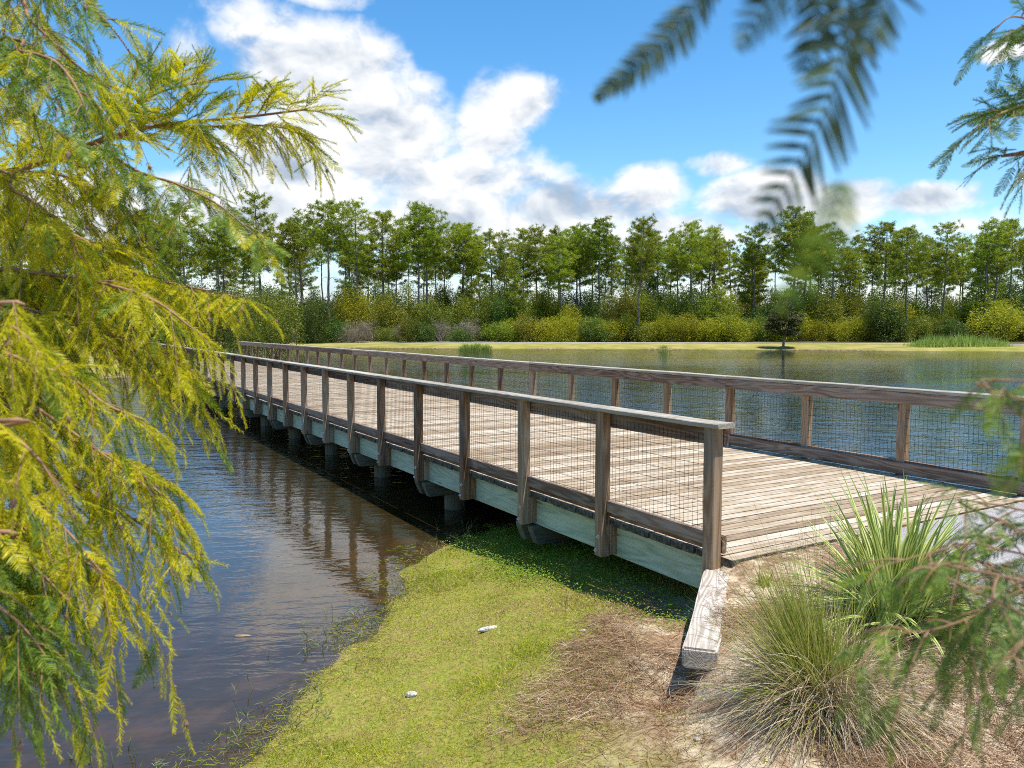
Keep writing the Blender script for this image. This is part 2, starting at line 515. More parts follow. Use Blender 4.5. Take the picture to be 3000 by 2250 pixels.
def ground_material():
    m, t, out = material("ground_soil")
    geo = t.n("ShaderNodeNewGeometry")
    p = geo.outputs["Position"]

    def attr(n):
        a = t.n("ShaderNodeAttribute", attribute_name=n)
        return a.outputs["Fac"]

    fine = t.noise(p, 34.0, 6.0, 0.65)
    big = t.noise(p, 1.7, 4.0, 0.6)
    mid = t.noise(p, 7.0, 4.0, 0.6)
    soil = t.mix(t.smooth(fine, 0.3, 0.7), t.mix(t.smooth(mid, 0.4, 0.6), (0.13, 0.15, 0.02), (0.19, 0.13, 0.05)), (0.27, 0.26, 0.05))
    sand = t.mix(t.smooth(fine, 0.25, 0.75), (0.38, 0.29, 0.18), (0.62, 0.52, 0.38))
    litter = t.mix(t.smooth(fine, 0.3, 0.7), (0.16, 0.09, 0.045), (0.36, 0.25, 0.16))
    bank = t.mix(t.smooth(t.math("ADD", big, t.math("MULTIPLY", mid, 0.5)), 0.66, 0.84), litter, sand)
    stripes = t.noise(t.vec("MULTIPLY", p, (0.35, 0.35, 1)), 1.0, 4.0, 0.6)
    lawn = t.mix(t.smooth(t.math("ADD", t.math("MULTIPLY", stripes, 0.7), t.math("MULTIPLY", fine, 0.3)), 0.35, 0.65), (0.19, 0.19, 0.03), (0.34, 0.285, 0.10))
    mud = t.mix(t.smooth(t.noise(p, 2.6, 5.0, 0.6), 0.42, 0.66), (0.09, 0.06, 0.04), (0.40, 0.27, 0.19))
    woods = t.mix(t.smooth(mid, 0.3, 0.7), (0.05, 0.045, 0.02), (0.15, 0.12, 0.06))
    col = t.mix(attr("bank"), soil, bank)
    col = t.mix(attr("lawn"), col, lawn)
    col = t.mix(attr("woods"), col, woods)
    col = t.mix(attr("mud"), col, mud)
    bs = t.n("ShaderNodeBsdfPrincipled")
    t.put(bs.inputs["Base Color"], col)
    bs.inputs["Roughness"].default_value = 0.95
    bs.inputs["Specular IOR Level"].default_value = 0.1
    t.put(bs.inputs["Normal"], t.bump(t.math("ADD", fine, mid), 0.6, 0.02))
    t.put(out.inputs[0], bs.outputs[0])
    return m


def water_material():
    m, t, out = material("pond_water")
    geo = t.n("ShaderNodeNewGeometry")
    p = geo.outputs["Position"]
    # wind from the right: crests lie across the view
    rot = t.n("ShaderNodeVectorRotate", rotation_type="Z_AXIS")
    t.put(rot.inputs["Vector"], p)
    rot.inputs["Angle"].default_value = -(YAW + math.radians(8))
    q = rot.outputs[0]
    w1 = t.noise(t.vec("MULTIPLY", q, (6.5, 2.2, 1)), 1.0, 3.0, 0.55, 0.6)
    w2 = t.noise(t.vec("MULTIPLY", q, (1.8, 0.55, 1)), 1.0, 3.0, 0.55, 0.4)
    w3 = t.noise(t.vec("MULTIPLY", q, (16.0, 7.0, 1)), 1.0, 2.0, 0.5, 0.5)
    gust = t.smooth(t.noise(t.vec("MULTIPLY", q, (0.09, 0.03, 1)), 1.0, 3.0, 0.6), 0.36, 0.66, 0.35, 1.0)
    sep = t.n("ShaderNodeSeparateXYZ")
    t.put(sep.inputs[0], p)
    # calmer in the lee of the near bank
    lee = t.smooth(t.vec("LENGTH", t.vec("SUBTRACT", p, (1.5, -5.0, -0.85))), 2.5, 30.0, 0.22, 1.7)
    h = t.math("ADD", t.math("MULTIPLY", w1, 0.021), t.math("MULTIPLY", w2, 0.040))
    h = t.math("ADD", h, t.math("MULTIPLY", w3, 0.004))
    h = t.math("MULTIPLY", h, t.math("MULTIPLY", gust, lee))
    nrm = t.bump(h, 1.0, 1.0)
    fr = t.n("ShaderNodeFresnel")
    fr.inputs["IOR"].default_value = 1.42
    t.put(fr.inputs["Normal"], nrm)
    gl = t.n("ShaderNodeBsdfGlossy")
    gl.inputs["Roughness"].default_value = 0.04
    t.put(gl.inputs["Normal"], nrm)
    df = t.n("ShaderNodeBsdfDiffuse")
    df.inputs[0].default_value = (0.075, 0.052, 0.016, 1)
    tr = t.n("ShaderNodeBsdfTransparent")
    tr.inputs[0].default_value = (0.70, 0.62, 0.52, 1)
    body = t.n("ShaderNodeMixShader")
    body.inputs[0].default_value = 0.42
    t.put(body.inputs[1], tr.outputs[0])
    t.put(body.inputs[2], df.outputs[0])
    mx = t.n("ShaderNodeMixShader")
    t.put(mx.inputs[0], t.math("MULTIPLY_ADD", fr.outputs[0], 1.5, 0.025, clamp=True))
    t.put(mx.inputs[1], body.outputs[0])
    t.put(mx.inputs[2], gl.outputs[0])
    t.put(out.inputs["Surface"], mx.outputs[0])
    ab = t.n("ShaderNodeVolumeAbsorption")
    ab.inputs["Color"].default_value = (0.62, 0.45, 0.22, 1)
    ab.inputs["Density"].default_value = 1.7
    t.put(out.inputs["Volume"], ab.outputs[0])
    return m


M["ground"] = ground_material()
M["water"] = water_material()


def gravel_material():
    m, t, out = material("pale_asphalt")
    geo = t.n("ShaderNodeNewGeometry")
    p = geo.outputs["Position"]
    vo = t.n("ShaderNodeTexVoronoi", feature="F1")
    t.put(vo.inputs["Vector"], p)
    vo.inputs["Scale"].default_value = 75.0
    nz = t.noise(p, 3.0, 4.0, 0.6)
    col = t.mix(t.smooth(vo.outputs["Distance"], 0.1, 0.6), (0.50, 0.47, 0.46), (0.22, 0.20, 0.20))
    col = t.mix(t.math("MULTIPLY", t.smooth(nz, 0.4, 0.7), 0.3), col, (0.5, 0.47, 0.44))
    bs = t.n("ShaderNodeBsdfPrincipled")
    t.put(bs.inputs["Base Color"], col)
    bs.inputs["Roughness"].default_value = 0.9
    t.put(bs.inputs["Normal"], t.bump(vo.outputs["Distance"], 0.7, 0.008))
    t.put(out.inputs[0], bs.outputs[0])
    return m


M["gravel"] = gravel_material()
M["path"] = plain("far_path_concrete", (0.42, 0.39, 0.35), (0.55, 0.51, 0.46), 2.0, 0.9, 0.1)

# ------------------------------------------------------------------ terrain
WATER_Z = -0.85
W = 4.608                      # deck width
SP = 1.4718                    # post spacing
POND = np.array([(2.5, -40), (2.6, -12), (2.3, -8.5), (1.4, -6.2), (0.5, -4.6), (-0.18, -3.69), (-0.52, -3.46), (-0.89, -3.12), (-1.61, -2.54), (-2.44, -1.83), (-3.49, -1.2), (-4.2, -0.13), (-4.33, 0.78), (-4.0, 4.0), (-3.4, 8.0), (-2.65, 8.75), (-1.0, 9.3), (2, 12), (10, 30), (25, 70), (20, 120), (-15, 116.5), (-42.5, 90.2), (-60.9, 72.5), (-73.8, 56.6), (-87.6, 39.6), (-102.9, 23.9), (-100, 21.3), (-60, 11.2), (-44.5, 6.9), (-42.3, 5.6), (-42.0, 1.0), (-42.6, -3), (-44, -14), (-47, -30), (-40, -60), (-15, -75), (2, -60)], float)
WALL0, WALL1 = np.array([-0.03, 0.09]), np.array([1.225, -1.32])


def sd_poly(P, poly):
    """signed distance to a closed outline, positive outside"""
    d = np.full(len(P), 1e9)
    inside = np.zeros(len(P), bool)
    for a, b in zip(poly, np.roll(poly, -1, axis=0)):
        e = b - a
        t = np.clip(((P - a) @ e) / (e @ e), 0, 1)
        d = np.minimum(d, np.hypot(*(P - a - t[:, None] * e).T))
        c = (a[1] > P[:, 1]) != (b[1] > P[:, 1])
        xi = a[0] + (P[:, 1] - a[1]) / (b[1] - a[1] + 1e-12) * e[0]
        inside ^= c & (P[:, 0] < xi)
    return np.where(inside, -d, d)


def sstep(a, b, x):
    t = np.clip((x - a) / (b - a), 0, 1)
    return t * t * (3 - 2 * t)


def ground_info(P):
    """height and zone masks at points P (n,2)"""
    P = np.asarray(P, float)
    x, y = P[:, 0], P[:, 1]
    sd = sd_poly(P, POND)
    sd = sd + 0.09 * np.sin(x * 3.3 + 2.1 * np.sin(y * 2.3)) * np.sin(y * 4.1 + 1.0) + 0.05 * np.sin(x * 8.7 + y * 6.1) * np.sin(y * 9.3 - x * 4.0)
    lump = 0.5 * np.sin(x * 2.1 + 1.3 * np.sin(y * 1.7)) * np.sin(y * 2.6 + 0.7) + 0.3 * np.sin(x * 5.3 + y * 3.1)
    hi = np.interp(sd, [0, 0.5, 1, 2, 2.6, 3.5, 4.5, 7, 12], [0, 0.06, 0.13, 0.40, 0.54, 0.68, 0.76, 0.82, 0.86])
    lo = np.interp(sd, [0, 1, 2, 3, 4.5, 7], [0, 0.10, 0.21, 0.31, 0.37, 0.55])
    wb = sstep(-1.5, -0.1, y) * (1 - sstep(4.8, 6.0, y))
    near = hi * (1 - wb) + lo * wb + 0.018 * lump * sstep(0.2, 1.2, sd)
    far = np.interp(sd, [0, 1.2, 9, 11, 30, 200], [0, 0.16, 0.52, 0.60, 0.66, 1.2])
    wf = sstep(25, 45, np.hypot(x, y))
    land = WATER_Z + near * (1 - wf) + far * wf
    bed = WATER_Z + np.interp(-sd, [0, 1, 3, 8], [0, -0.16, -0.55, -1.4])
    h = np.where(sd > 0, land, bed)
    # filled ground behind the wing timbers and the bridge abutment
    raised = np.zeros(len(P))
    e = WALL1 - WALL0
    L = np.linalg.norm(e)
    e = e / L
    for sgn in (0, 1):
        yy = y if sgn == 0 else W - y
        q = np.stack([x, yy], 1) - WALL0
        t = q @ e / L
        nrm = q @ np.array([-e[1], e[0]])
        soft = 0.045 + np.clip(t - 1.0, 0, 1) * 1.3
        m = sstep(-soft * 0.4, soft, nrm) * (1 - sstep(0.86, 1.5, t + 0.9 * np.clip(0.25 - nrm, 0, 1)))
        m = np.where(t < 0, 0, m)
        if sgn == 1:
            m = np.where(y > W / 2, m, 0)
        else:
            m = np.where(y < W / 2, m, 0)
        raised = np.maximum(raised, m)
    mid = sstep(0.02, 0.12, x) * sstep(-0.1, 0.05, y) * (1 - sstep(W - 0.05, W + 0.1, y))
    raised = np.maximum(raised, mid) * (1 - wf)
    top = -0.105 + 0.07 * sstep(0.3, 1.6, y) * (1 - sstep(3.4, 4.6, y)) + 0.02 * lump - 0.10 * sstep(-0.8, -2.4, y)
    yl = np.interp(x, [0.29, 0.8, 1.6, 2.6, 3.8], [1.75, 1.2, 0.72, 0.1, -1.0])
    top = np.maximum(top, -0.105 + 0.078 * (1 - sstep(0.25, 0.9, x)) * sstep(-0.12, 0.12, y))
    top = np.maximum(top, -0.105 + 0.088 * sstep(-0.8, -0.05, y - yl))
    h = np.where(raised > 0, h * (1 - raised) + np.maximum(top, h) * raised, h)
    h = h - 0.16 * np.exp(-((x - 1.15) ** 2 + (y + 1.50) ** 2) / 0.045)
    inland = sstep(1.9, 2.7, sd + 0.35 * lump) * (1 - sstep(0.0, 0.4, y) * (1 - raised)) * (1 - wf) * (1 - sstep(9, 14, np.hypot(x - 2, y)))
    bank = np.clip(np.maximum(raised, inland), 0, 1)
    bank = np.where(y > 5.0, 0, bank)
    mud = 1 - sstep(-0.12, 0.12, sd)
    lawn = np.maximum(wf, (y > 4.9) * 1.0) * (sd > 0)
    woods = sstep(11.5, 14.0, sd) * wf
    return dict(h=h, sd=sd, bank=bank, mud=mud, lawn=lawn, woods=woods, raised=raised)


def height(x, y):
    return float(ground_info(np.array([[x, y]]))["h"][0])


def graded(a, b, step, lo, hi, cap, capto):
    mid = list(np.arange(a, b, step))
    for sgn, start, lim in ((1, mid[-1], hi), (-1, mid[0], lo)):
        s, v, extra = step, start, []
        while (v < lim) if sgn > 0 else (v > lim):
            s = min(s * 1.12, cap) if abs(v) < capto else s * 1.3
            v += sgn * s
            extra.append(v)
        mid = mid + extra if sgn > 0 else extra[::-1] + mid
    return np.array(mid)


def build_ground():
    gx = graded(-5.2, 3.4, 0.05, -1800, 1800, 2.2, 170)
    gy = graded(-5.6, 1.6, 0.05, -1800, 1800, 2.2, 170)
    X, Y = np.meshgrid(gx, gy, indexing="ij")
    P = np.stack([X.ravel(), Y.ravel()], 1)
    g = ground_info(P)
    V = np.column_stack([P, g["h"]])
    nx, ny = len(gx), len(gy)
    i, j = np.meshgrid(np.arange(nx - 1), np.arange(ny - 1), indexing="ij")
    a = (i * ny + j).ravel()
    F = np.stack([a, a + ny, a + ny + 1, a + 1], 1)
    me = mk("ground", V, F, smooth=True)
    for k in ("bank", "mud", "lawn", "woods"):
        at_ = me.attributes.new(k, "FLOAT", "POINT")
        at_.data.foreach_set("value", g[k].astype(np.float32))
    o = obj("ground", me, M["ground"])
    tag(o, "sandy grassy shore and wooded land around the pond", "ground", kind="structure")


build_ground()


def build_water():
    x0, x1, y0, y1, z0 = -125, 40, -90, 150, -3.4
    V = [(x0, y0, z0), (x1, y0, z0), (x1, y1, z0), (x0, y1, z0), (x0, y0, WATER_Z), (x1, y0, WATER_Z), (x1, y1, WATER_Z), (x0, y1, WATER_Z)]
    F = [(3, 2, 1, 0), (4, 5, 6, 7), (0, 1, 5, 4), (1, 2, 6, 5), (2, 3, 7, 6), (3, 0, 4, 7)]
    o = obj("pond_water", mk("pond_water", np.array(V), np.array(F)), M["water"])
    tag(o, "brown rippled pond water reflecting sky and trees", "water", kind="structure")


build_water()


def slab(name, outline, z, thick, mat, label, cat):
    bm = bmesh.new()
    vs = [bm.verts.new((x, y, z)) for x, y in outline]
    f = bm.faces.new(vs)
    r = bmesh.ops.extrude_face_region(bm, geom=[f])
    for v in r["geom"]:
        if isinstance(v, bmesh.types.BMVert):
            v.co.z -= thick
    bmesh.ops.recalc_face_normals(bm, faces=bm.faces)
    me = bpy.data.meshes.new(name)
    bm.to_mesh(me)
    bm.free()
    return tag(obj(name, me, mat), label, cat, kind="structure")


far_line = np.array([(-15, 116.5), (-42.5, 90.2), (-60.9, 72.5), (-73.8, 56.6), (-87.6, 39.6), (-102.9, 23.9), (-118, 8), (-135, -8)])
fl = spline(far_line, 40)
tn = unit(np.gradient(fl, axis=0))
nr = np.stack([tn[:, 1], -tn[:, 0]], 1)
nr *= -np.sign((nr @ np.array([1.0, -1.0])))[:, None]
inner, outer = fl + nr * 9.6, fl + nr * 11.6
slab("far_path", [tuple(p) for p in inner] + [tuple(p) for p in outer[::-1]], -0.215, 0.3, M["path"], "pale footpath along the far edge of the lawn", "path")
path_l = spline([(0.29, 1.75), (0.8, 1.2), (1.6, 0.72), (2.6, 0.1), (3.8, -1.0), (5.2, -3.0), (6.4, -6), (7, -10)], 30)
path_r = spline([(0.29, 4.75), (1.6, 4.5), (3.4, 3.6), (5.2, 2.0), (6.8, -0.4), (8.4, -4), (9.4, -10)], 30)
slab("asphalt_path", [tuple(p) for p in path_l] + [tuple(p) for p in path_r[::-1]], -0.004, 0.3, M["gravel"], "pale grey asphalt path meeting the near end of the bridge", "path")

# ------------------------------------------------------------------ footbridge
NP = 29
X_END = 0.24
X_FAR = -SP * (NP - 1) - 0.10


def build_bridge():
    root = empty("footbridge", (0, 0, 0), "long weathered timber footbridge with wire mesh railings crossing the pond", "bridge")
    R_UP = (0, -math.pi / 2, 0)
    # deck boards, laid across
    variants = [board("deck_board", W + dl, 0.1345, 0.055, 0.005, 0.0012, ends=1, edges=1) for dl in (0.0, 0.012, -0.01, 0.02)]
    n = int((X_END - X_FAR) / 0.1445)
    for k in range(n):
        me = variants[k % 4] if k else variants[0]
        o = obj("deck_board", me, [M["deck"], M["deck_end"]], root, (X_END - 0.068 - k * 0.1445, W / 2 + random.uniform(-0.006, 0.006), -0.0275 + random.uniform(-0.002, 0.001)), (random.uniform(-0.006, 0.006), 0, math.pi / 2 + (math.pi if k % 3 == 0 else 0)))
    # wire mesh panel, two variants
    panels = []
    for v in range(3):
        parts = []
        x0, x1, z0, z1, r = 0.0, SP - 0.12, 0.155, 0.985, 0.0019
        for x in np.arange(x0 + 0.02, x1, 0.0555):
            zs = np.linspace(z0, z1, 5)
            xs = x + np.cumsum(np.r_[0, rng.normal(0, 0.0022, 4)])
            parts.append(tube(np.column_stack([xs, 0 * zs, zs]), r, 4))
        for z in np.arange(z0 + 0.045, z1, 0.105):
            xs = np.linspace(x0, x1, 4)
            parts.append(tube(np.column_stack([xs, 0 * xs + 0.003, z + rng.normal(0, 0.0012, 4)]), r, 4))
        panels.append(mk("mesh_panel", *join(parts)))
    post_len = 1.055 + 0.365
    posts = [board("post", post_len, 0.105, 0.12, 0.008, 0.0008) for _ in range(2)]
    spacer = board("spacer_block", 0.30, 0.082, 0.12, 0.004)
    bolt_me = None
    bm = bmesh.new()
    bmesh.ops.create_cone(bm, cap_ends=True, segments=12, radius1=0.021, radius2=0.019, depth=0.006)
    r2 = bmesh.ops.create_cone(bm, cap_ends=True, segments=6, radius1=0.0125, radius2=0.0115, depth=0.014)
    bmesh.ops.translate(bm, verts=r2["verts"], vec=(0, 0, 0.009))
    bolt_me = bpy.data.meshes.new("bolt")
    bm.to_mesh(bolt_me)
    bm.free()
    kick = {}
    for side in (0, 1):
        def Y(y):                       # mirror for the far side
            return y if side == 0 else W - y
        for i in range(NP):
            xc = -SP * i + 0.06 + 0.06 * side
            dz = random.uniform(-0.012, 0.012)
            p = obj("post", posts[(i + side) % 2], M["post"], root, (xc, Y(-0.0475), (1.055 - 0.365) / 2 + (0 if i == 0 else 0)), R_UP)
            s = obj("spacer_block", spacer, M["post"], root, (xc, Y(0.0475), -0.062 - 0.15 + dz * 0.5), R_UP)
            if side == 0 and i <= 12:
                for (bx, bz) in ((0.012, -0.17), (-0.030, -0.315)):
                    # parented under the post; undo the post's own rotation
                    q = Matrix.Translation((xc + bx, -0.1035, bz)) @ Matrix.Rotation(math.pi / 2, 4, "X")
                    b = obj("bolt", bolt_me, M["bolt"], p)
                    b.matrix_basis = Matrix.LocRotScale(p.location, p.rotation_euler, None).inverted() @ q
            if i < NP - 1:
                obj("mesh_panel", panels[(i * 2 + side) % 3], M["wire"], root, (xc + 0.06 - SP, Y(0.0075), 0), None if side == 0 else None)
                kme = kick.setdefault((i + side) % 3, None) or board("lower_rail", SP - 0.122, 0.115, 0.038, 0.005, 0.0008)
                kick[(i + side) % 3] = kme
                obj("lower_rail", kme, M["rail"], root, (xc - SP / 2, Y(-0.020), 0.133 + random.uniform(-0.003, 0.003)), (math.pi / 2, 0, 0))
        # continuous boards in lengths of up to four bays
        first = 1 if side == 0 else 3
        cuts = [0.185 + 0.25 * side] + [-SP * j + 0.06 + 0.06 * side for j in range(first, NP - 1, 4)] + [-SP * (NP - 1) - 0.06]
        for name, w, t, yc, zc, rot, mat, wob in (("cap_rail", 0.185, 0.042, -0.032, 1.078, (0, 0, 0), "cap", 0.003), ("top_rail", 0.150, 0.046, 0.034, 0.980, (math.pi / 2, 0, 0), "rail", 0.002), ("bottom_rail", 0.145, 0.046, 0.034, 0.094, (math.pi / 2, 0, 0), "rail", 0.002)):
            for a, b in zip(cuts[:-1], cuts[1:]):
                if name != "cap_rail" and a > 0.15:
                    a = 0.123 + 0.25 * side
                L = a - b - 0.003
                obj(name, board(name, L, w, t, 0.007, wob), M[mat], root, ((a + b) / 2, Y(yc), zc + random.uniform(-0.003, 0.003)), rot)
        for j in range(0, NP - 1, 4):
            a, b = -SP * j + 0.06, -SP * min(j + 4, NP - 1) + 0.06
            if j == 0:
                a = 0.10
            obj("rim_beam", board("rim_beam", a - b - 0.004, 0.325, 0.06, 0.006), M["fascia"], root, ((a + b) / 2, Y(0.121), -0.059 - 0.1625), (math.pi / 2, 0, 0))
    for yy in (0.85, 1.6, 2.3, 3.0, 3.75):
        for j in range(0, NP - 1, 4):
            a, b = -SP * j + 0.06, -SP * min(j + 4, NP - 1) + 0.06
            obj("joist", board("joist", a - b - 0.004, 0.32, 0.055, 0.004), M["fascia"], root, ((a + b) / 2, yy, -0.059 - 0.1625), (math.pi / 2, 0, 0))
    # pile bents under every second post
    bm = bmesh.new()
    y0, y1, zt, zb, hx = -0.02, W + 0.02, -0.387, -0.600, 0.06
    prof = [(y0, zt), (y0 + 0.005, zt - 0.05), (y0 + 0.075, zb), (y1 - 0.075, zb), (y1 - 0.005, zt - 0.05), (y1, zt)]
    fa = bm.faces.new([bm.verts.new((-hx, y - W / 2, z)) for y, z in prof])
    ex = bmesh.ops.extrude_face_region(bm, geom=[fa])
    bmesh.ops.translate(bm, verts=[v for v in ex["geom"] if isinstance(v, bmesh.types.BMVert)], vec=(2 * hx, 0, 0))
    bmesh.ops.recalc_face_normals(bm, faces=bm.faces)
    bmesh.ops.bevel(bm, geom=bm.edges[:], offset=0.006, segments=1, affect="EDGES")
    bmesh.ops.rotate(bm, verts=bm.verts[:], cent=(0, 0, 0), matrix=Matrix.Rotation(-math.pi / 2, 3, "Z"))
    cap_me = bpy.data.meshes.new("pile_cap")
    bm.to_mesh(cap_me)
    bm.free()
    th = np.linspace(0, 1, 7)
    pv, pf = tube(np.column_stack([th * 2.4, 0 * th, 0 * th]), 0.155 - 0.012 * th, 18)
    pile_me = mk("pile", pv, pf, smooth=True)
    for i in range(0, NP, 2):
        xc = -SP * i + 0.02
        if i > 0:
            obj("pile_cap", cap_me, M["pile"], root, (xc + 0.13, W / 2, 0), (0, 0, math.pi / 2))
            obj("pile_cap", cap_me, M["pile"], root, (xc - 0.13, W / 2, 0), (0, 0, math.pi / 2))
            for yy in (0.55, W / 2, W - 0.55):
                obj("pile", pile_me, M["pile"], root, (xc, yy, -0.42), (0, math.pi / 2, random.uniform(0, 6)))
    return root


build_bridge()


def build_wing(sgn):
    p0, p1 = np.array([0.025, 0.085]), np.array([1.235, -1.31])
    if sgn:
        p0[1], p1[1] = W - p0[1], W - p1[1]
    d = p1 - p0
    L = np.linalg.norm(d)
    ang = math.atan2(d[1], d[0])
    mid = (p0 + p1) / 2
    if not sgn:
        lab = "bleached retaining timber running from the bridge's near end post towards the viewer"
    else:
        lab = "retaining timber on the far side of the bridge entrance"
    root = empty("retaining_timber", (mid[0], mid[1], -0.16), lab, "timber", rz=ang)
    bm = bmesh.new()
    bmesh.ops.create_cube(bm, size=1.0)
    bmesh.ops.scale(bm, verts=bm.verts, vec=(L, 0.215, 0.135))
    bmesh.ops.subdivide_edges(bm, edges=[e for e in bm.edges if abs((e.verts[0].co - e.verts[1].co).x) > 0.5], cuts=9)
    for v in bm.verts:
        k = math.sin(v.co.x * 3.1) * 0.006
        v.co.y += k + random.uniform(-0.003, 0.003)
        v.co.z += random.uniform(-0.004, 0.004)
    bmesh.ops.bevel(bm, geom=[e for e in bm.edges if e.calc_face_angle(0) > 0.9], offset=0.014, segments=2, affect="EDGES")
    me = bpy.data.meshes.new("timber")
    bm.to_mesh(me)
    bm.free()
    obj("beam", me, M["timber"], root, (0, 0, 0.0))
    for x in (L / 2 - 0.14, 0.05, -L / 2 + 0.2):
        obj("stake", board("stake", 0.75, 0.13, 0.13, 0.01), M["pile"], root, (x, 0.028 * (1 if not sgn else -1) - 0.05 * (1 if not sgn else -1), -0.05 - 0.38), (0, -math.pi / 2, 0))
    # planks below the beam hold back the fill
    for k, z in enumerate((-0.13, -0.29, -0.45)):
        obj("plank", board("plank", L - 0.04, 0.155, 0.045, 0.004), M["pile"], root, (0, 0.055 if not sgn else -0.055, z), (math.pi / 2, 0, 0))


build_wing(0)
build_wing(1)


# ------------------------------------------------------------------ pines across the pond
def tuft_cloud(C, r, n, needle_w, up=0.35, rs=rng):
    """bursts of needles: n per centre C, radius r"""
    m = len(C)
    D = unit(rs.normal(size=(m * n, 3)) + np.array([0, 0, up]))
    S = unit(np.cross(D, rs.normal(size=(m * n, 3))))
    P = np.repeat(C, n, axis=0) + D * 0.05
    return ribbons(P, D, S, np.repeat(r, n) * rs.uniform(0.7, 1.15, m * n), needle_w, 0.12, 1, tip=0.25)


def pine_variant(seed, H, crown0, width, lean=0.0, dense=1.0):
    rs = np.random.default_rng(seed)
    zs = np.linspace(-0.6, H * 0.985, 11)
    wob = np.cumsum(rs.normal(0, 0.06, (11, 2)), axis=0) + np.outer(np.linspace(0, 1, 11) ** 1.5, [lean, 0])
    tr = np.column_stack([wob, zs])
    rad = np.linspace(0.205, 0.05, 11) * (H / 20) ** 0.6
    parts = [tube(tr, rad, 8)]
    C, R = [], []
    nb = int(36 * dense)
    for k in range(nb):
        u = (k + rs.uniform(0, 0.9)) / nb
        z = H * (crown0 + (0.985 - crown0) * u)
        prof = (0.45 + 0.55 * math.sin(math.pi * min(1, 0.22 + u * 0.62))) * (1 - 0.50 * max(0, u - 0.6) / 0.4)
        ln = width * 1.38 * prof * rs.uniform(0.5, 1.12)
        a = k * 2.4 + rs.uniform(-0.5, 0.5)
        d = np.array([math.cos(a), math.sin(a), 0.0])
        base = np.array([np.interp(z, zs, tr[:, 0]), np.interp(z, zs, tr[:, 1]), z])
        rise = rs.uniform(0.05, 0.5) + 0.35 * u
        t = np.linspace(0, 1, 4)
        pts = base + np.outer(t, d * ln) + np.outer(t ** 1.6, [0, 0, rise * ln * 0.75])
        parts.append(tube(pts, np.linspace(0.05, 0.018, 4) * (1 - 0.4 * u), 4))
        nt = max(3, int(ln * 5.6 * dense))
        for q in range(nt):
            f = rs.uniform(0.30, 1.05)
            side = np.cross(d, [0, 0, 1]) * rs.normal(0, 0.26 * ln)
            C.append(base + d * ln * f + [0, 0, rise * ln * 0.75 * f ** 1.6 + rs.uniform(-0.05, 0.3)] + side)
            R.append(rs.uniform(0.34, 0.52))
    for q in range(7):
        C.append(tr[-1] + rs.normal(0, 0.35, 3) + [0, 0, -0.1])
        R.append(0.42)
    # a few dead stubs below the crown
    for q in range(4):
        z = H * rs.uniform(crown0 * 0.6, crown0)
        a = rs.uniform(0, 6.28)
        b = np.array([np.interp(z, zs, tr[:, 0]), np.interp(z, zs, tr[:, 1]), z])
        e = b + np.array([math.cos(a), math.sin(a), rs.uniform(-0.1, 0.5)]) * rs.uniform(0.7, 1.8)
        parts.append(tube([b, (b + e) / 2 + [0, 0, 0.1], e], [0.035, 0.025, 0.012], 4))
    C, R = np.array(C), np.array(R)
    tm = mk("trunk", *join(parts), smooth=True)
    cm = mk("crown", *tuft_cloud(C, R, 26, 0.095, rs=rs))
    tm.materials.append(M["bark"])
    cm.materials.append(M["pine"])
    return tm, cm, H


PINES = [pine_variant(100 + k, H, c0, w, ln, dn) for k, (H, c0, w, ln, dn) in enumerate([(20, .58, 3.1, .4, .9), (20, .47, 2.2, -.6, 1.0), (20, .64, 2.8, .1, 1.0), (20, .53, 2.0, .3, .8), (20, .52, 2.6, .3, 1.0), (20, .60, 2.2, -.3, .9), (20, .45, 3.0, .2, 1.15), (20, .66, 2.3, .5, .85), (20, .55, 2.9, -.5, 1.1), (20, .40, 2.7, .0, 1.2), (20, .70, 2.0, .2, .8), (20, .50, 2.4, -.2, 1.0)])]
YOUNG = [pine_variant(140 + k, 12, .22, 2.0, .1, .95) for k in range(2)]


def pine(px, py, D, k, label, group=None, variants=PINES, cat="pine tree", first=[]):
    """a pine whose trunk stands at depth D under photo column px, its top at row py"""
    b = at(px, 959, D)
    z = height(b[0], b[1]) - 0.05
    Htop = 1.865 + (959 - py) / FPX * D - z
    tm, cm, H = variants[k % len(variants)]
    s = Htop / H
    o = empty("pine_tree", (b[0], b[1], z), label, cat, group, rz=rng.uniform(0, 6.28))
    wide = s * rng.uniform(0.95, 1.25)
    o.scale = (wide, wide, s)
    obj("trunk", tm, None, o)
    obj("crown", cm, None, o)
    return o


MARKS = [(-200, "the photo's left edge behind the cypress"), (90, "the first bare trunk seen through the cypress"), (250, "the pale plumed grasses"), (420, "the pine behind the upper cypress branch"), (550, "the pine in the gap above the middle cypress branch"), (660, "the hanging cypress strands"), (767, "the tallest slim left pine"), (884, "the pale-green pine"), (961, "the leaning front pine"), (1042, "the narrow long-trunked pine"), (1128, "the small-crowned pine"), (1240, "the twin pines"), (1359, "the broad pine beside the dip"), (1474, "the thin-crowned pine in the dip"), (1575, "the fork-crowned pine"), (1644, "the dark-trunked pine"), (1750, "the broad dark-topped pine"), (1870, "the lone front pine"), (1929, "the low round-headed pine"), (2029, "the high centre-right pine"), (2110, "the small pale young pine"), (2205, "the knob-topped pine"), (2296, "the lone round tree"), (2435, "the pine right of the blurred frond"), (2489, "the shorter full pine"), (2590, "the many-headed pine"), (2657, "the left end of the reed bed"), (2760, "the middle of the reed bed"), (2887, "the wide grey-green pine"), (2958, "the dense pine at the right edge"), (3120, "the photo's right edge")]
USED = {}


def re_words(t):
    return t.replace("-", " ").split()


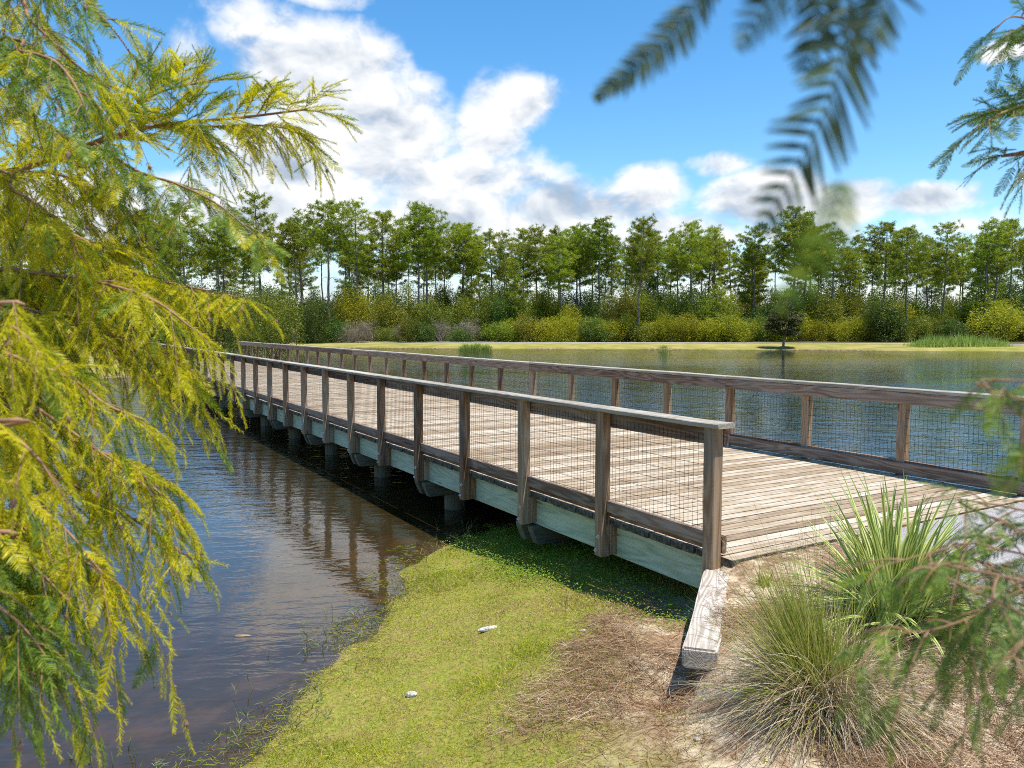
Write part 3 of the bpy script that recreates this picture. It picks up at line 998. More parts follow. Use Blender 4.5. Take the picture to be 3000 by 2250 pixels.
def lbl(px, look, row):
    """a label that names the landmark a plant stands beside"""
    m = min(MARKS, key=lambda q: abs(q[0] - px))
    d = px - m[0]
    where = ("below" if row != "behind" else "behind") if abs(d) < 12 else ("just left of" if d < 0 else "just right of")
    key = f"{look} {where} {m[1]}"
    USED[key] = USED.get(key, 0) + 1
    if USED[key] > 1:
        key = f"{look.replace(' by the far path', '')} {('', '', 'next', 'farther', 'farthest')[min(4, USED[key])]} {'to the left of' if d < 0 else 'to the right of'} {m[1]}"
    if len(re_words(key)) > 15:
        key = key.replace(" by the far path", "")
    return key


FRONT = [
    (961, 593, 117, 2, "tall leaning-crowned pine whose trunk reaches the lawn left of the round pale bush"),
    (1870, 641, 115, 1, "lone pine standing in front of the yellow-green hedge with its trunk bare to the footpath"),
    (2657, 675, 115, 6, "slim front pine standing at the left end of the reed bed"),
    (767, 573, 126, 1, "tallest slim pine just right of the yellow cypress branch tips"),
    (1042, 593, 123, 3, "narrow pine with a long bare trunk right of the leaning double pine"),
    (1128, 627, 128, 6, "small-crowned pine between the narrow pine and the big twin-trunk pine"),
    (1226, 605, 122, 4, "big pine of the twin trunks with the highest crown left of the pond centre"),
    (1247, 612, 124, 0, "right-hand trunk of the twin pines left of the pond centre"),
    (1359, 667, 130, 5, "broad dense pine where the treetops dip left of centre"),
    (1474, 683, 128, 3, "thin-crowned pine in the dip of the treeline"),
    (1575, 672, 131, 4, "pine with spreading fork-like crown right of the treeline dip"),
    (1644, 692, 121, 1, "dark-trunked pine before the left part of the hedge"),
    (1703, 680, 129, 0, "pine half hidden by the broad dark-topped pine at centre"),
    (1750, 646, 124, 2, "broad dark-topped pine with the largest crown at centre"),
    (1789, 700, 127, 5, "forked pine right beside the broad dark-topped pine"),
    (1929, 707, 132, 4, "low round-headed pine right of the lone front pine"),
    (1986, 712, 125, 7, "slightly bent pine with a twin stem right of the lone front pine"),
    (2029, 656, 121, 0, "high pine whose right side touches a second crown near centre right"),
    (2087, 668, 130, 3, "pine crown leaning right of the high centre-right pine"),
    (2205, 668, 126, 7, "bushy pine with a narrow knob on top left of the blurred frond"),
    (2323, 611, 123, 6, "highest pine on the right behind the blurred hanging frond tip"),
    (2360, 640, 125, 2, "dark dense pine directly behind the blurred hanging frond tip"),
    (2435, 680, 122, 4, "pine just right of the blurred frond with a straight grey trunk"),
    (2489, 742, 124, 5, "shorter full pine between the blurred frond and the tall right group"),
    (2590, 655, 126, 2, "broad many-headed pine left above the reed bed"),
    (2760, 655, 121, 1, "pine above the middle of the reed bed with a dark trunk"),
    (2820, 700, 128, 4, "lower pine filling the gap above the reed bed"),
    (2887, 651, 120, 5, "wide grey-green pine above the right end of the reed bed"),
    (2958, 646, 127, 2, "dense pine at the right edge of the photo"),
    (550, 600, 120, 4, "pine crown glimpsed through the gap above the middle cypress branch"),
    (640, 645, 124, 2, "pine with trunk seen between hanging cypress strands"),
    (884, 645, 128, 7, "pale-green pine left of the leaning front pine"),
    (420, 620, 122, 2, "pine behind the upper cypress branch"),
]
for a in FRONT:
    pine(*a)
for px, py, D in ((1508, 772, 122), (1370, 800, 126), (2105, 830, 118), (2860, 815, 121)):
    pine(px, py, D, px, {1508: "young pine with green boughs to low down, at the treeline dip", 1370: "young bushy pine left of the treeline dip", 2105: "small pale young pine left of the lone round tree", 2860: "young pointed pine over the shrubs right of the reeds"}[px], "young pines among the shrubs", variants=YOUNG)
MIDROW = np.linspace(330, 3060, 17)
for k, x in enumerate(MIDROW):
    xx = x + rng.uniform(-35, 35)
    pine(xx, rng.uniform(655, 745), rng.uniform(124, 136), k * 5 + 2, lbl(xx, "middle-row pine", "behind"), "pines close behind the front row")
xs = np.linspace(-250, 3120, 74)
for k, x in enumerate(xs):
    D = rng.uniform(134, 185)
    py = rng.uniform(668, 760)
    xx = x + rng.uniform(-24, 24)
    pine(xx, py, D, k * 3 + 1, lbl(xx, "background pine, tall," if py < 700 else ("background pine" if py < 735 else "low background pine"), "behind"), "background pines behind the front row")


# ------------------------------------------------------------------ shrubs
def shrub_variant(seed, n=1500, leaf=0.17, lobes=9, flat=0.75, stems=5, lw=0.5, openness=0.0):
    rs = np.random.default_rng(seed)
    C = rs.uniform(-1, 1, (lobes, 3)) * [0.62, 0.62, 0.30] + [0, 0, 0.52]
    R = rs.uniform(0.26, 0.48, lobes)
    k = rs.integers(0, lobes, n)
    d = unit(rs.normal(size=(n, 3)))
    P = C[k] + d * (R[k] * rs.uniform(0.35 if openness else 0.72, 1.06, n) )[:, None]
    P[:, 2] = np.maximum(P[:, 2] * flat / 0.75, 0.01 + rs.uniform(0, 0.12, n))
    P += rs.normal(0, 0.05, P.shape)
    D = unit(d + rs.normal(0, 0.7, (n, 3)) + [0, 0, 0.25])
    S = unit(np.cross(D, rs.normal(size=(n, 3))))
    D = unit(D * [1, 1, 0.45])
    V, F = ribbons(P, D, S, leaf * rs.uniform(0.6, 1.3, n), leaf * lw, 0.15, 1, tip=0.35, belly=0.4)
    st = []
    for q in range(stems):
        e = C[q % lobes]
        st.append(tube(spline([(0.06 * q - 0.12, 0.03 * q, -0.08), (e[0] * 0.35, e[1] * 0.35, e[2] * 0.5), e], 5), [0.022, 0.018, 0.014, 0.011, 0.006], 4))
    return mk("foliage", V, F), mk("stems", *join(st))


SHRUBS = [shrub_variant(200 + k, n=6000, leaf=0.07, lobes=13 + k, lw=0.62) for k in range(5)]
SMALLTREE = [shrub_variant(230 + k, n=8500, leaf=0.062, lobes=18, flat=1.0, stems=7, lw=0.65) for k in range(4)]
BRUSH = [shrub_variant(260 + k, n=1500, leaf=0.30, lobes=9, lw=0.028, stems=9, openness=1) for k in range(2)]
BROAD = [shrub_variant(280 + k, n=9000, leaf=0.05, lobes=22, flat=0.95, stems=8, lw=0.6) for k in range(2)]
_copies = {}


def shrub(px, D, wid, hgt, variants, k, mat, label, group, name="shrub", cat="shrub", z=None):
    b = at(px, 959, D)
    zg = height(b[0], b[1]) if z is None else z
    o = empty(name, (b[0], b[1], zg - 0.05), label, cat, group, rz=rng.uniform(0, 6.28))
    o.scale = (wid / 2, wid / 2, hgt)
    fm, sm = variants[k % len(variants)]
    key = (fm.name, mat)
    if key not in _copies:
        c = fm.copy()
        c.materials.clear()
        c.materials.append(M[mat])
        s = sm.copy()
        s.materials.clear()
        s.materials.append(M["bark"])
        _copies[key] = (c, s)
    obj("foliage", _copies[key][0], None, o)
    obj("stems", _copies[key][1], None, o)
    return o


# front row along the path: (photo column, depth, width, height, material)
k = 0
for px in np.arange(720, 3080, 52):
    left = px < 1480
    r = rng.uniform()
    if left:
        mat = "shrub" if r < 0.45 else ("shrub_dry" if r < 0.78 else "shrub_dark")
        h = rng.uniform(1.8, 3.2)
    else:
        mat = "shrub_bright" if r < 0.62 else ("shrub" if r < 0.9 else "shrub_dark")
        h = rng.uniform(2.5, 3.7)
    va = BRUSH if mat == "shrub_dry" else SHRUBS
    lab = {"shrub": "green wax-myrtle shrub in the row along the far footpath", "shrub_dry": "grey leafless brush in the row along the far footpath", "shrub_dark": "dark green shrub in the row along the far footpath", "shrub_bright": "yellow-green shrub in the hedge row along the far footpath"}[mat]
    xx = px + rng.uniform(-14, 14)
    shrub(xx, 115.5 + rng.uniform(-1.0, 1.6), rng.uniform(4.0, 6.2), h, va, k, mat, lbl(xx, lab.split(" in ")[0] + " by the far path", "front"), lab.split(" in ")[0] + "s along the far footpath")
    k += 1
for px in np.arange(560, 3120, 66):
    r = rng.uniform()
    mat = "shrub" if r < 0.62 else ("shrub_dark" if r < 0.74 else "shrub_bright")
    xx = px + rng.uniform(-20, 20)
    shrub(xx, rng.uniform(120, 125), rng.uniform(5.0, 7.5), rng.uniform(3.8, 5.6), SMALLTREE, k, mat, lbl(xx, {"shrub": "mid-green second-row bush", "shrub_dark": "dark green second-row bush", "shrub_bright": "yellowish second-row bush"}[mat], "second"), "second row of bushes in the thicket")
    k += 1
for px in np.arange(300, 3150, 58):
    r = rng.uniform()
    xx = px + rng.uniform(-25, 25)
    shrub(xx, rng.uniform(131, 146), rng.uniform(6.0, 9.0), rng.uniform(5.0, 7.4), SMALLTREE, k, "shrub_dark" if r < 0.25 else "shrub", lbl(xx, "dark understorey tree" if r < 0.25 else "green understorey tree", "behind"), "understorey trees under the pines", name="understorey_tree", cat="tree")
    k += 1
# ones with a look of their own
shrub(925, 114.2, 5.0, 4.3, SMALLTREE, 0, "shrub_dark", "dark green rounded conifer at the foot of the leaning front pine", None, name="conifer", cat="tree")
shrub(1200, 114.0, 3.4, 3.4, SHRUBS, 1, "shrub", "round pale green bush on the lawn edge left of centre", None)
shrub(1030, 114.4, 5.0, 3.1, BRUSH, 0, "shrub_dry", "large patch of grey bare brush right of the dark conifer", None)
shrub(1735, 114.2, 5.4, 3.4, SHRUBS, 3, "shrub_dark", "shaded green bush just left of the lone front pine", None)
shrub(2150, 114.0, 6.5, 4.0, SHRUBS, 2, "shrub_bright", "brightest yellow-green bush left of the lone round tree", None)
shrub(2590, 114.2, 7.0, 4.4, SMALLTREE, 1, "shrub_dark", "large dark bush left of the reed bed", None)
shrub(2920, 113.8, 8.0, 4.6, SHRUBS, 4, "shrub_bright", "big yellow-green bush behind the right end of the reeds", None)

# land at the bridge's far end
shrub(795, 54, 5.1, 4.0, BROAD, 0, "shrub", "large rounded broadleaf bush behind the far end of the bridge", None, name="broadleaf_bush")
shrub(725, 57, 3.6, 3.4, BROAD, 1, "shrub_dark", "dark bush behind the ornamental grass at the bridge's far end", None, name="broadleaf_bush")
for px, D, w_, h_, mat in ((640, 63, 5, 3.8, "shrub"), (560, 60, 4.5, 4.4, "shrub_dark"), (470, 66, 5, 5.0, "shrub"), (390, 62, 5, 4.2, "shrub_dark"), (300, 68, 6, 5.4, "shrub"), (200, 64, 5.5, 4.6, "shrub_dark"), (110, 66, 6, 5.2, "shrub"), (20, 62, 5, 4.4, "shrub_dark"), (-70, 66, 6, 5, "shrub")):
    shrub(px, D, w_, h_, BROAD if mat == "shrub_dark" else SMALLTREE, int(px), mat, lbl(px, "dark left-shore bush" if mat == "shrub_dark" else "green left-shore bush", "front"), "bushes on the left shore")


# lone tree on the far lawn
def lone_tree():
    rs = np.random.default_rng(77)
    b = at(2296, 959, 97.5)
    z = height(b[0], b[1])
    o = empty("lone_tree", (b[0], b[1], z), "small round-headed tree alone on the lawn at the far water's edge", "tree")
    parts = [tube([(0, 0, -0.2), (0.03, 0.02, 0.9), (0.0, 0.05, 2.0), (0.05, 0, 3.6), (0, 0, 5.4)], [0.17, 0.135, 0.12, 0.08, 0.02], 8)]
    P, D = [], []
    for k in range(30):
        zc = 1.75 + 4.1 * (k + 0.5) / 30
        u = (zc - 1.75) / 4.1
        ln = 2.5 * (0.72 + 0.28 * math.sin(math.pi * min(1, u * 1.4))) * (1 - 0.75 * max(0, u - 0.45) / 0.55) * rs.uniform(0.7, 1.1)
        a = k * 2.4
        d = np.array([math.cos(a), math.sin(a), 0.12])
        base = np.array([0, 0, zc - 0.3])
        parts.append(tube([base, base + d * ln * 0.5, base + d * ln], [0.035, 0.022, 0.01], 4))
        n = int(420 * ln / 2)
        f = rs.uniform(0.25, 1.05, n)
        side = np.cross(d, [0, 0, 1])
        P.append(base + d * (ln * f)[:, None] + side * rs.normal(0, 0.34, n)[:, None] + np.array([0, 0, 1]) * rs.normal(0.05, 0.13, n)[:, None])
        D.append(unit(d + rs.normal(0, 0.6, (n, 3))))
    P, D = np.concatenate(P), np.concatenate(D)
    S = unit(np.cross(D, rs.normal(0, 0.4, D.shape) + [0, 0, 1]))
    obj("trunk", mk("trunk", *join(parts), smooth=True), M["bark"], o)
    obj("crown", mk("crown", *ribbons(P, D, S, rs.uniform(0.2, 0.36, len(P)), 0.14, 0.2, 1, tip=0.3)), M["shrub_olive"], o)


M["shrub_olive"] = leafmat("olive_leaves", (0.04, 0.055, 0.018), (0.085, 0.10, 0.03), (0.16, 0.155, 0.045), trans=0.25)
lone_tree()
b_ = at(2280, 959, 97.5)
ring = [(b_[0] + 2.1 * math.cos(a) * random.uniform(0.85, 1.1), b_[1] + 1.5 * math.sin(a) * random.uniform(0.85, 1.1)) for a in np.linspace(0, 6.28, 18)[:-1]]


def blades_fan(n, spread, L, Wd, rs, r0=0.1, droop=0.3, tilt=(0.05, 0.5), nseg=4, tip=0.08):
    a = rs.uniform(0, 2 * math.pi, n)
    ti = rs.uniform(*tilt, n)
    D = np.column_stack([np.cos(a) * np.sin(ti), np.sin(a) * np.sin(ti), np.cos(ti)])
    a2 = rs.uniform(0, 2 * math.pi, n)
    rr = r0 * np.sqrt(rs.uniform(0, 1, n))
    P = np.column_stack([np.cos(a2) * rr * spread[0], np.sin(a2) * rr * spread[1], -0.03 + 0 * rr])
    S = unit(np.cross(D, rs.normal(size=(n, 3))))
    return ribbons(P, D, S, rs.uniform(*L, n), rs.uniform(*Wd, n), droop * rs.uniform(0.4, 1.4, n) * (0.3 + ti), nseg, tip)


def reeds():
    rs = np.random.default_rng(5)

    def clump(px0, px1, D, hmin, hmax, n, label, group=None, heads=0):
        c = at((px0 + px1) / 2, 959, D)
        half = (px1 - px0) / 2 / FPX * D
        zg = WATER_Z - 0.03
        o = empty("reed_clump", (c[0], c[1], zg), label, "reeds", group, rz=math.atan2(RT[1], RT[0]))
        xx = rs.uniform(-half, half, n) if half > 2 else np.clip(rs.normal(0, half * 0.45, n), -half, half)
        P = np.column_stack([xx, rs.normal(0, min(0.9, half * 0.5), n), np.zeros(n)])
        ti = rs.normal(0, 0.20, (n, 2)) + (P[:, :2] / max(half, 0.5) * (0.5 if half < 2 else 0.0))
        Dv = unit(np.column_stack([ti, np.ones(n)]))
        S = unit(np.cross(Dv, rs.normal(size=(n, 3))))
        prof = (1 - 0.45 * np.abs(P[:, 0] / half) ** 3) * (0.84 + 0.16 * np.sin(P[:, 0] * 1.1 + 1) * np.sin(P[:, 0] * 2.7))
        V = ribbons(P, Dv, S, rs.uniform(hmin, hmax, n) * prof, rs.uniform(0.045, 0.08, n), rs.uniform(0.05, 0.5, n), 3)
        obj("leaves", mk("leaves", *V), M["reed"], o)
        for q in range(heads):
            x = rs.uniform(-half * 0.95, half * 0.95)
            y = rs.normal(0, 0.4)
            h = rs.uniform(2.0, 2.9)
            me = mk("seed_stalk", *join([tube([(0, 0, 0), (0.03, 0, h * 0.6), (0.06, 0, h)], [0.016, 0.014, 0.01], 4), tube([(0.06, 0, h), (0.07, 0, h + 0.12), (0.085, 0, h + 0.3)], [0.02, 0.05, 0.012], 5)]))
            obj("seed_stalk", me, M["cattail"], o, (x, y, 0))

    clump(2672, 2945, 96.5, 1.7, 2.9, 4200, "wide bed of tall reeds with pale seed heads at the far right shore", heads=16)
    clump(1345, 1378, 99.5, 0.6, 1.1, 260, "left tuft of the bright green rushes on the far shore left of centre", "bright green rush tufts on the far shore")
    clump(1376, 1408, 99.8, 0.8, 1.35, 280, "tallest middle tuft of the bright green rushes on the far shore", "bright green rush tufts on the far shore")
    clump(1404, 1440, 99.3, 0.6, 1.05, 260, "right tuft of the bright green rushes on the far shore", "bright green rush tufts on the far shore")
    clump(1930, 1962, 98.5, 0.5, 1.0, 120, "small grey-green rush tuft alone on the far shore", None)
    # ornamental grass at the far bridge end and pale grasses on the left shore
    for px, D, w_, h_, mat, lab in ((658, 46.5, 0.8, 1.5, "reed", "rounded ornamental grass clump beside the bridge's far end"), (300, 49, 1.2, 1.7, "wire_dry", "pale plumed grass on the left shore behind the cypress"), (215, 50, 1.2, 1.8, "wire_dry", "tall pale grass on the left shore nearer the photo's edge"), (395, 48, 0.9, 1.3, "reed", "green grass clump on the left shore beside the bridge")):
        c = at(px, 959, D)
        o = empty("grass_clump", (c[0], c[1], height(c[0], c[1])), lab, "grass clump")
        obj("blades", mk("blades", *blades_fan(700, (1, 1), (h_ * 0.7, h_ * 1.15), (0.012, 0.022), rs, r0=w_ * 0.35, droop=0.7, tilt=(0.02, 0.6))), M[mat], o)


reeds()


# ------------------------------------------------------------------ near bank: grass, straw, weeds
def in_view(P, margin=150):
    Q = np.asarray(P) - CAM
    z = Q @ FW
    x = 1500 + FPX * (Q @ RT) / z
    y = 1125 - FPX * (Q @ UP) / z
    return (z > 0.3) & (x > -margin) & (x < 3000 + margin) & (y > 0) & (y < 2250 + margin)


def scatter(n, x0, x1, y0, y1, keep):
    P = np.column_stack([rng.uniform(x0, x1, n), rng.uniform(y0, y1, n)])
    g = ground_info(P)
    P3 = np.column_stack([P, g["h"]])
    ok = in_view(P3) & keep(P, g)
    return P3[ok], {k: v[ok] for k, v in g.items()}


def noise2(P, s, seed=0):
    r = np.random.default_rng(seed)
    f = np.zeros(len(P))
    for k in range(6):
        a, ph = r.uniform(0, 6.28), r.uniform(0, 6.28)
        w_ = s * r.uniform(0.6, 1.7)
        f += np.sin((P[:, 0] * math.cos(a) + P[:, 1] * math.sin(a)) * w_ + ph)
    return f / 3.5


def near_bank():
    r = rng

    def grass_keep(P, g):
        p = sstep(-0.28, 0.12, g["sd"] + 0.12 * noise2(P, 6, 3))
        edge = 2.15 + 0.45 * noise2(P, 2.2, 1) + 0.25 * noise2(P, 7, 2)
        p = p * (1 - 0.985 * sstep(edge - 0.5, edge + 0.25, g["sd"]) * (P[:, 1] < 0.2))
        p = p * (1 - sstep(0.05, 0.3, g["raised"]))
        p = p * (1 - 0.72 * sstep(0.35, 0.85, noise2(P, 3.1, 9))) * (1 - 0.55 * sstep(0.4, 0.9, noise2(P, 10, 19)))
        p = p * (0.45 + 0.55 * (P[:, 1] < 0.6))
        return r.uniform(size=len(P)) < p

    P, g = scatter(400000, -5.0, 2.3, -5.2, 3.2, grass_keep)
    n = len(P)
    ti = r.uniform(0.1, 1.15, n)
    a = r.uniform(0, 6.28, n)
    D = np.column_stack([np.cos(a) * np.sin(ti), np.sin(a) * np.sin(ti), np.cos(ti)])
    S = unit(np.cross(D, r.normal(size=(n, 3))))
    L = r.uniform(0.018, 0.048, n) * (1 + 1.1 * sstep(0.2, 0.8, noise2(P, 2.6, 4)) + 0.5 * sstep(0.3, 0.9, noise2(P, 8, 14)))
    dead = r.uniform(size=n) < np.clip(0.30 + 0.50 * noise2(P, 2.4, 5) + 0.15 * noise2(P, 9, 15) + 0.2 * sstep(1.2, 2.4, g["sd"]), 0.04, 0.8)
    P[:, 2] -= 0.004
    for nm, sel, mat, lab in (("bank_grass", ~dead, "grass", "short yellow-green grass covering the sloping near bank"), ("dead_grass", dead, "grass_dead", "dry tan blades mixed into the bank grass")):
        V, F = ribbons(P[sel], D[sel], S[sel], L[sel], 0.0042, 0.4, 2)
        tag(obj(nm, mk(nm, V, F), M[mat]), lab, "grass", kind="stuff")

    # leafy creeper under the bridge edge
    P, g = scatter(90000, -4.6, 0.2, -1.2, 2.2, lambda P, g: (r.uniform(size=len(P)) < sstep(-0.1, 0.2, g["sd"]) * sstep(-0.9, -0.1, P[:, 1] + 0.2 * noise2(P, 3, 8)) * (1 - 0.6 * sstep(-1.8, -0.4, P[:, 0]))) & (g["raised"] < 0.05))
    n = len(P)
    P[:, 2] += r.uniform(0.0, 0.10, n)
    D = unit(np.column_stack([r.normal(size=(n, 2)), r.uniform(0.1, 0.8, n)]))
    S = unit(np.cross(D, r.normal(0, 0.3, (n, 3)) + [0, 0, 1]))
    tag(obj("ground_creeper", mk("ground_creeper", *ribbons(P, D, S, r.uniform(0.012, 0.032, n), 0.017, 0.3, 1, tip=0.3)), M["creeper"]), "small leafy ground cover growing in the shade beside the bridge", "ground cover", kind="stuff")

    # matted runners in the shallows along the edge
    P, g = scatter(120000, -4.8, 1.5, -5.6, 0.6, lambda P, g: r.uniform(size=len(P)) < sstep(-0.62, -0.12, g["sd"] + 0.22 * noise2(P, 4.5, 6)) * (1 - sstep(0.0, 0.5, g["sd"])) * np.clip(0.45 + 0.9 * noise2(P, 5, 7), 0, 1))
    n = len(P)
    P[:, 2] = np.maximum(P[:, 2], WATER_Z) + r.uniform(-0.01, 0.012, n)
    a = r.uniform(0, 6.28, n)
    D = unit(np.column_stack([np.cos(a), np.sin(a), r.uniform(-0.05, 0.35, n)]))
    S = unit(np.cross(D, r.normal(size=(n, 3))))
    half = r.uniform(size=n) < 0.5
    for nm, sel, mat in (("shore_runners", half, "grass"), ("shore_debris", ~half, "shore_brown")):
        V, F = ribbons(P[sel], D[sel], S[sel], r.uniform(0.03, 0.10, sel.sum()), 0.0045, 0.15, 2)
        tag(obj(nm, mk(nm, V, F), M[mat]), "matted runners and debris floating along the water's edge", "weeds", kind="stuff")

    # pine straw over the sandy fill
    def straw_keep(P, g):
        edge = 1.75 + 0.4 * noise2(P, 2.2, 1)
        p = np.maximum(g["raised"], sstep(edge, edge + 0.5, g["sd"]) * (P[:, 1] < 0.1))
        thin = sstep(0.0, 0.6, noise2(P, 2.3, 12) + 0.25 * noise2(P, 6, 13))
        p = p * (1 - 0.86 * thin)
        p = p * (1 - 0.75 * sstep(-0.35, -0.02, P[:, 1]) * (P[:, 0] < 1.6))
        return (r.uniform(size=len(P)) < p) & ~((P[:, 0] > 0.25) & (P[:, 1] > 1.7))

    P, g = scatter(210000, -1.2, 4.2, -4.2, 2.2, straw_keep)
    n = len(P)
    P[:, 2] += np.abs(r.normal(0, 0.014, n)) + 0.002
    a = r.uniform(0, 6.28, n)
    D = unit(np.column_stack([np.cos(a), np.sin(a), r.normal(0.02, 0.16, n)]))
    S = unit(np.cross(D, r.normal(size=(n, 3)) + [0, 0, 0.5]))
    V, F = ribbons(P, D, S, r.uniform(0.05, 0.17, n), r.uniform(0.0022, 0.0042, n), r.uniform(-0.05, 0.25, n), 2, tip=0.4)
    tag(obj("pine_straw", mk("pine_straw", V, F), M["straw"]), "dry brown pine straw scattered over the sandy bank", "pine straw", kind="stuff")


M["shore_brown"] = leafmat("shore_debris_brown", (0.09, 0.06, 0.03), (0.17, 0.125, 0.05), (0.26, 0.22, 0.09), trans=0.1)
near_bank()


def sprig(px, py, z, n, h, label, rs, brown=0.25):
    """a tuft of torpedo-grass shoots standing in the shallows"""
    d = FW + (px - 1500) / FPX * RT - (py - 1125) / FPX * UP
    p = CAM + d * (z - CAM[2]) / d[2]
    o = empty("water_grass", tuple(p), label, "water grass", "tufts of grass standing in the shallows")
    st, lv = [], []
    for q in range(n):
        b = np.array([rs.normal(0, 0.05 + 0.012 * n), rs.normal(0, 0.05 + 0.012 * n), -0.06])
        lean = rs.normal(0, 0.35, 2)
        hh = h * rs.uniform(0.6, 1.15)
        e = b + np.array([lean[0] * hh, lean[1] * hh, hh])
        m_ = (b + e) / 2 + np.array([0, 0, 0.03])
        pts = spline([b, m_, e], 5)
        st.append(tube(pts, np.linspace(0.0028, 0.0014, 5), 4))
        for w_ in range(int(rs.integers(3, 6))):
            f = rs.uniform(0.4, 1.0)
            c = pts[min(4, int(f * 4.99))]
            dd = unit(unit(e - b) * rs.uniform(0.5, 1.0) + rs.normal(0, 0.5, 3) + [0, 0, 0.25])
            lv.append((c, dd))
    obj("stems", mk("stems", *join(st)), M["shore_brown"], o)
    P = np.array([c for c, _ in lv])
    D = np.array([d_ for _, d_ in lv])
    S = unit(np.cross(D, rs.normal(size=D.shape)))
    obj("leaves", mk("leaves", *ribbons(P, D, S, rs.uniform(0.05, 0.12, len(P)), 0.0065, 0.25, 3)), M["sprout"], o)


rs_ = np.random.default_rng(31)
for px, py, n, h, lab in (
    (1275, 1625, 7, 0.22, "grass tuft at the shadow's edge where the bank meets the water"),
    (1232, 1660, 6, 0.20, "grass tuft left of the shadow's edge beside the brown water"),
    (1390, 1575, 8, 0.22, "shaded grass tuft under the bridge at the water's edge"),
    (1100, 1800, 7, 0.17, "grass tuft at the tip of the two dark post reflections"),
    (1035, 1870, 8, 0.16, "loose grass tuft standing in blue water off the bank"),
    (985, 1830, 5, 0.14, "small grass tuft left of the loose tuft in blue water"),
    (1075, 1990, 7, 0.14, "grass tuft in the shallows below the blue reflection"),
    (905, 1915, 4, 0.12, "sparse dark sprig far out in the shallows"),
    (940, 1900, 3, 0.14, "sparse upright sprig beside the dark sprig"),
    (930, 2090, 6, 0.16, "thin sprig above the big corner tuft"),
    (840, 2120, 16, 0.20, "big bright tuft of water grass near the bottom left of the bank"),
    (770, 2185, 10, 0.18, "spreading tuft left of the big bright tuft at the bottom"),
    (690, 2150, 3, 0.10, "single short sprig left of the bottom tufts"),
    (250, 2245, 3, 0.15, "pair of shoots at the bottom edge below the hanging cypress strands"),
    (155, 2250, 2, 0.12, "lone shoot near the bottom left corner"),
    (355, 2250, 5, 0.15, "group of shoots at the bottom edge left of centre"),
    (500, 2265, 4, 0.12, "few shoots cut off by the bottom edge"),
):
    sprig(px, py, WATER_Z - 0.02, n, h, lab, rs_)


def ground_at(px, py, z0=-0.5):
    """where the sight line meets the modelled ground"""
    d = FW + (px - 1500) / FPX * RT - (py - 1125) / FPX * UP
    ts = np.linspace(2.0, 14, 900)
    P = CAM + ts[:, None] * d
    g = np.maximum(ground_info(P[:, :2])["h"], WATER_Z)
    k = int(np.argmax(P[:, 2] < g))
    return P[k]


def stone(px, py, sx, sy, sz, label, seed, rz=0.0, name="stone", mat="stone"):
    p = ground_at(px, py)
    bm = bmesh.new()
    bmesh.ops.create_icosphere(bm, subdivisions=3, radius=1.0)
    rs = np.random.default_rng(seed)
    K = rs.normal(size=(5, 3)) * 1.7
    ph = rs.uniform(0, 6, 5)
    for v in bm.verts:
        c = np.array(v.co)
        f = 1 + 0.12 * sum(math.sin(K[q] @ c + ph[q]) for q in range(5)) / 2
        v.co = Vector((c[0] * f * sx, c[1] * f * sy, max(-0.6, c[2]) * f * sz))
    me = bpy.data.meshes.new(name)
    bm.to_mesh(me)
    bm.free()
    o = obj(name, me, M[mat], None, (p[0], p[1], p[2] + sz * 0.45), (0, 0, rz))
    tag(o, label, "stone")


AZ = math.atan2(RT[1], RT[0])
stone(1430, 1846, 0.085, 0.026, 0.022, "long flat white stone lying in the middle of the grass", 3, AZ + 0.45)
stone(1205, 2040, 0.042, 0.028, 0.028, "rounded white stone in the grass near the water's edge", 4, AZ)
stone(1712, 1850, 0.035, 0.022, 0.012, "half-buried pale stone at the upper right of the grass", 5, AZ)
stone(2045, 2170, 0.022, 0.018, 0.012, "small white stone on the sand left of the grass clump", 6, AZ)
stone(2795, 2232, 0.022, 0.018, 0.014, "white pebble at the bottom right of the bank", 7, AZ)
stone(712, 1864, 0.07, 0.02, 0.012, "tan scrap of driftwood floating on the blue water", 8, AZ + 0.1, name="driftwood", mat="cattail")


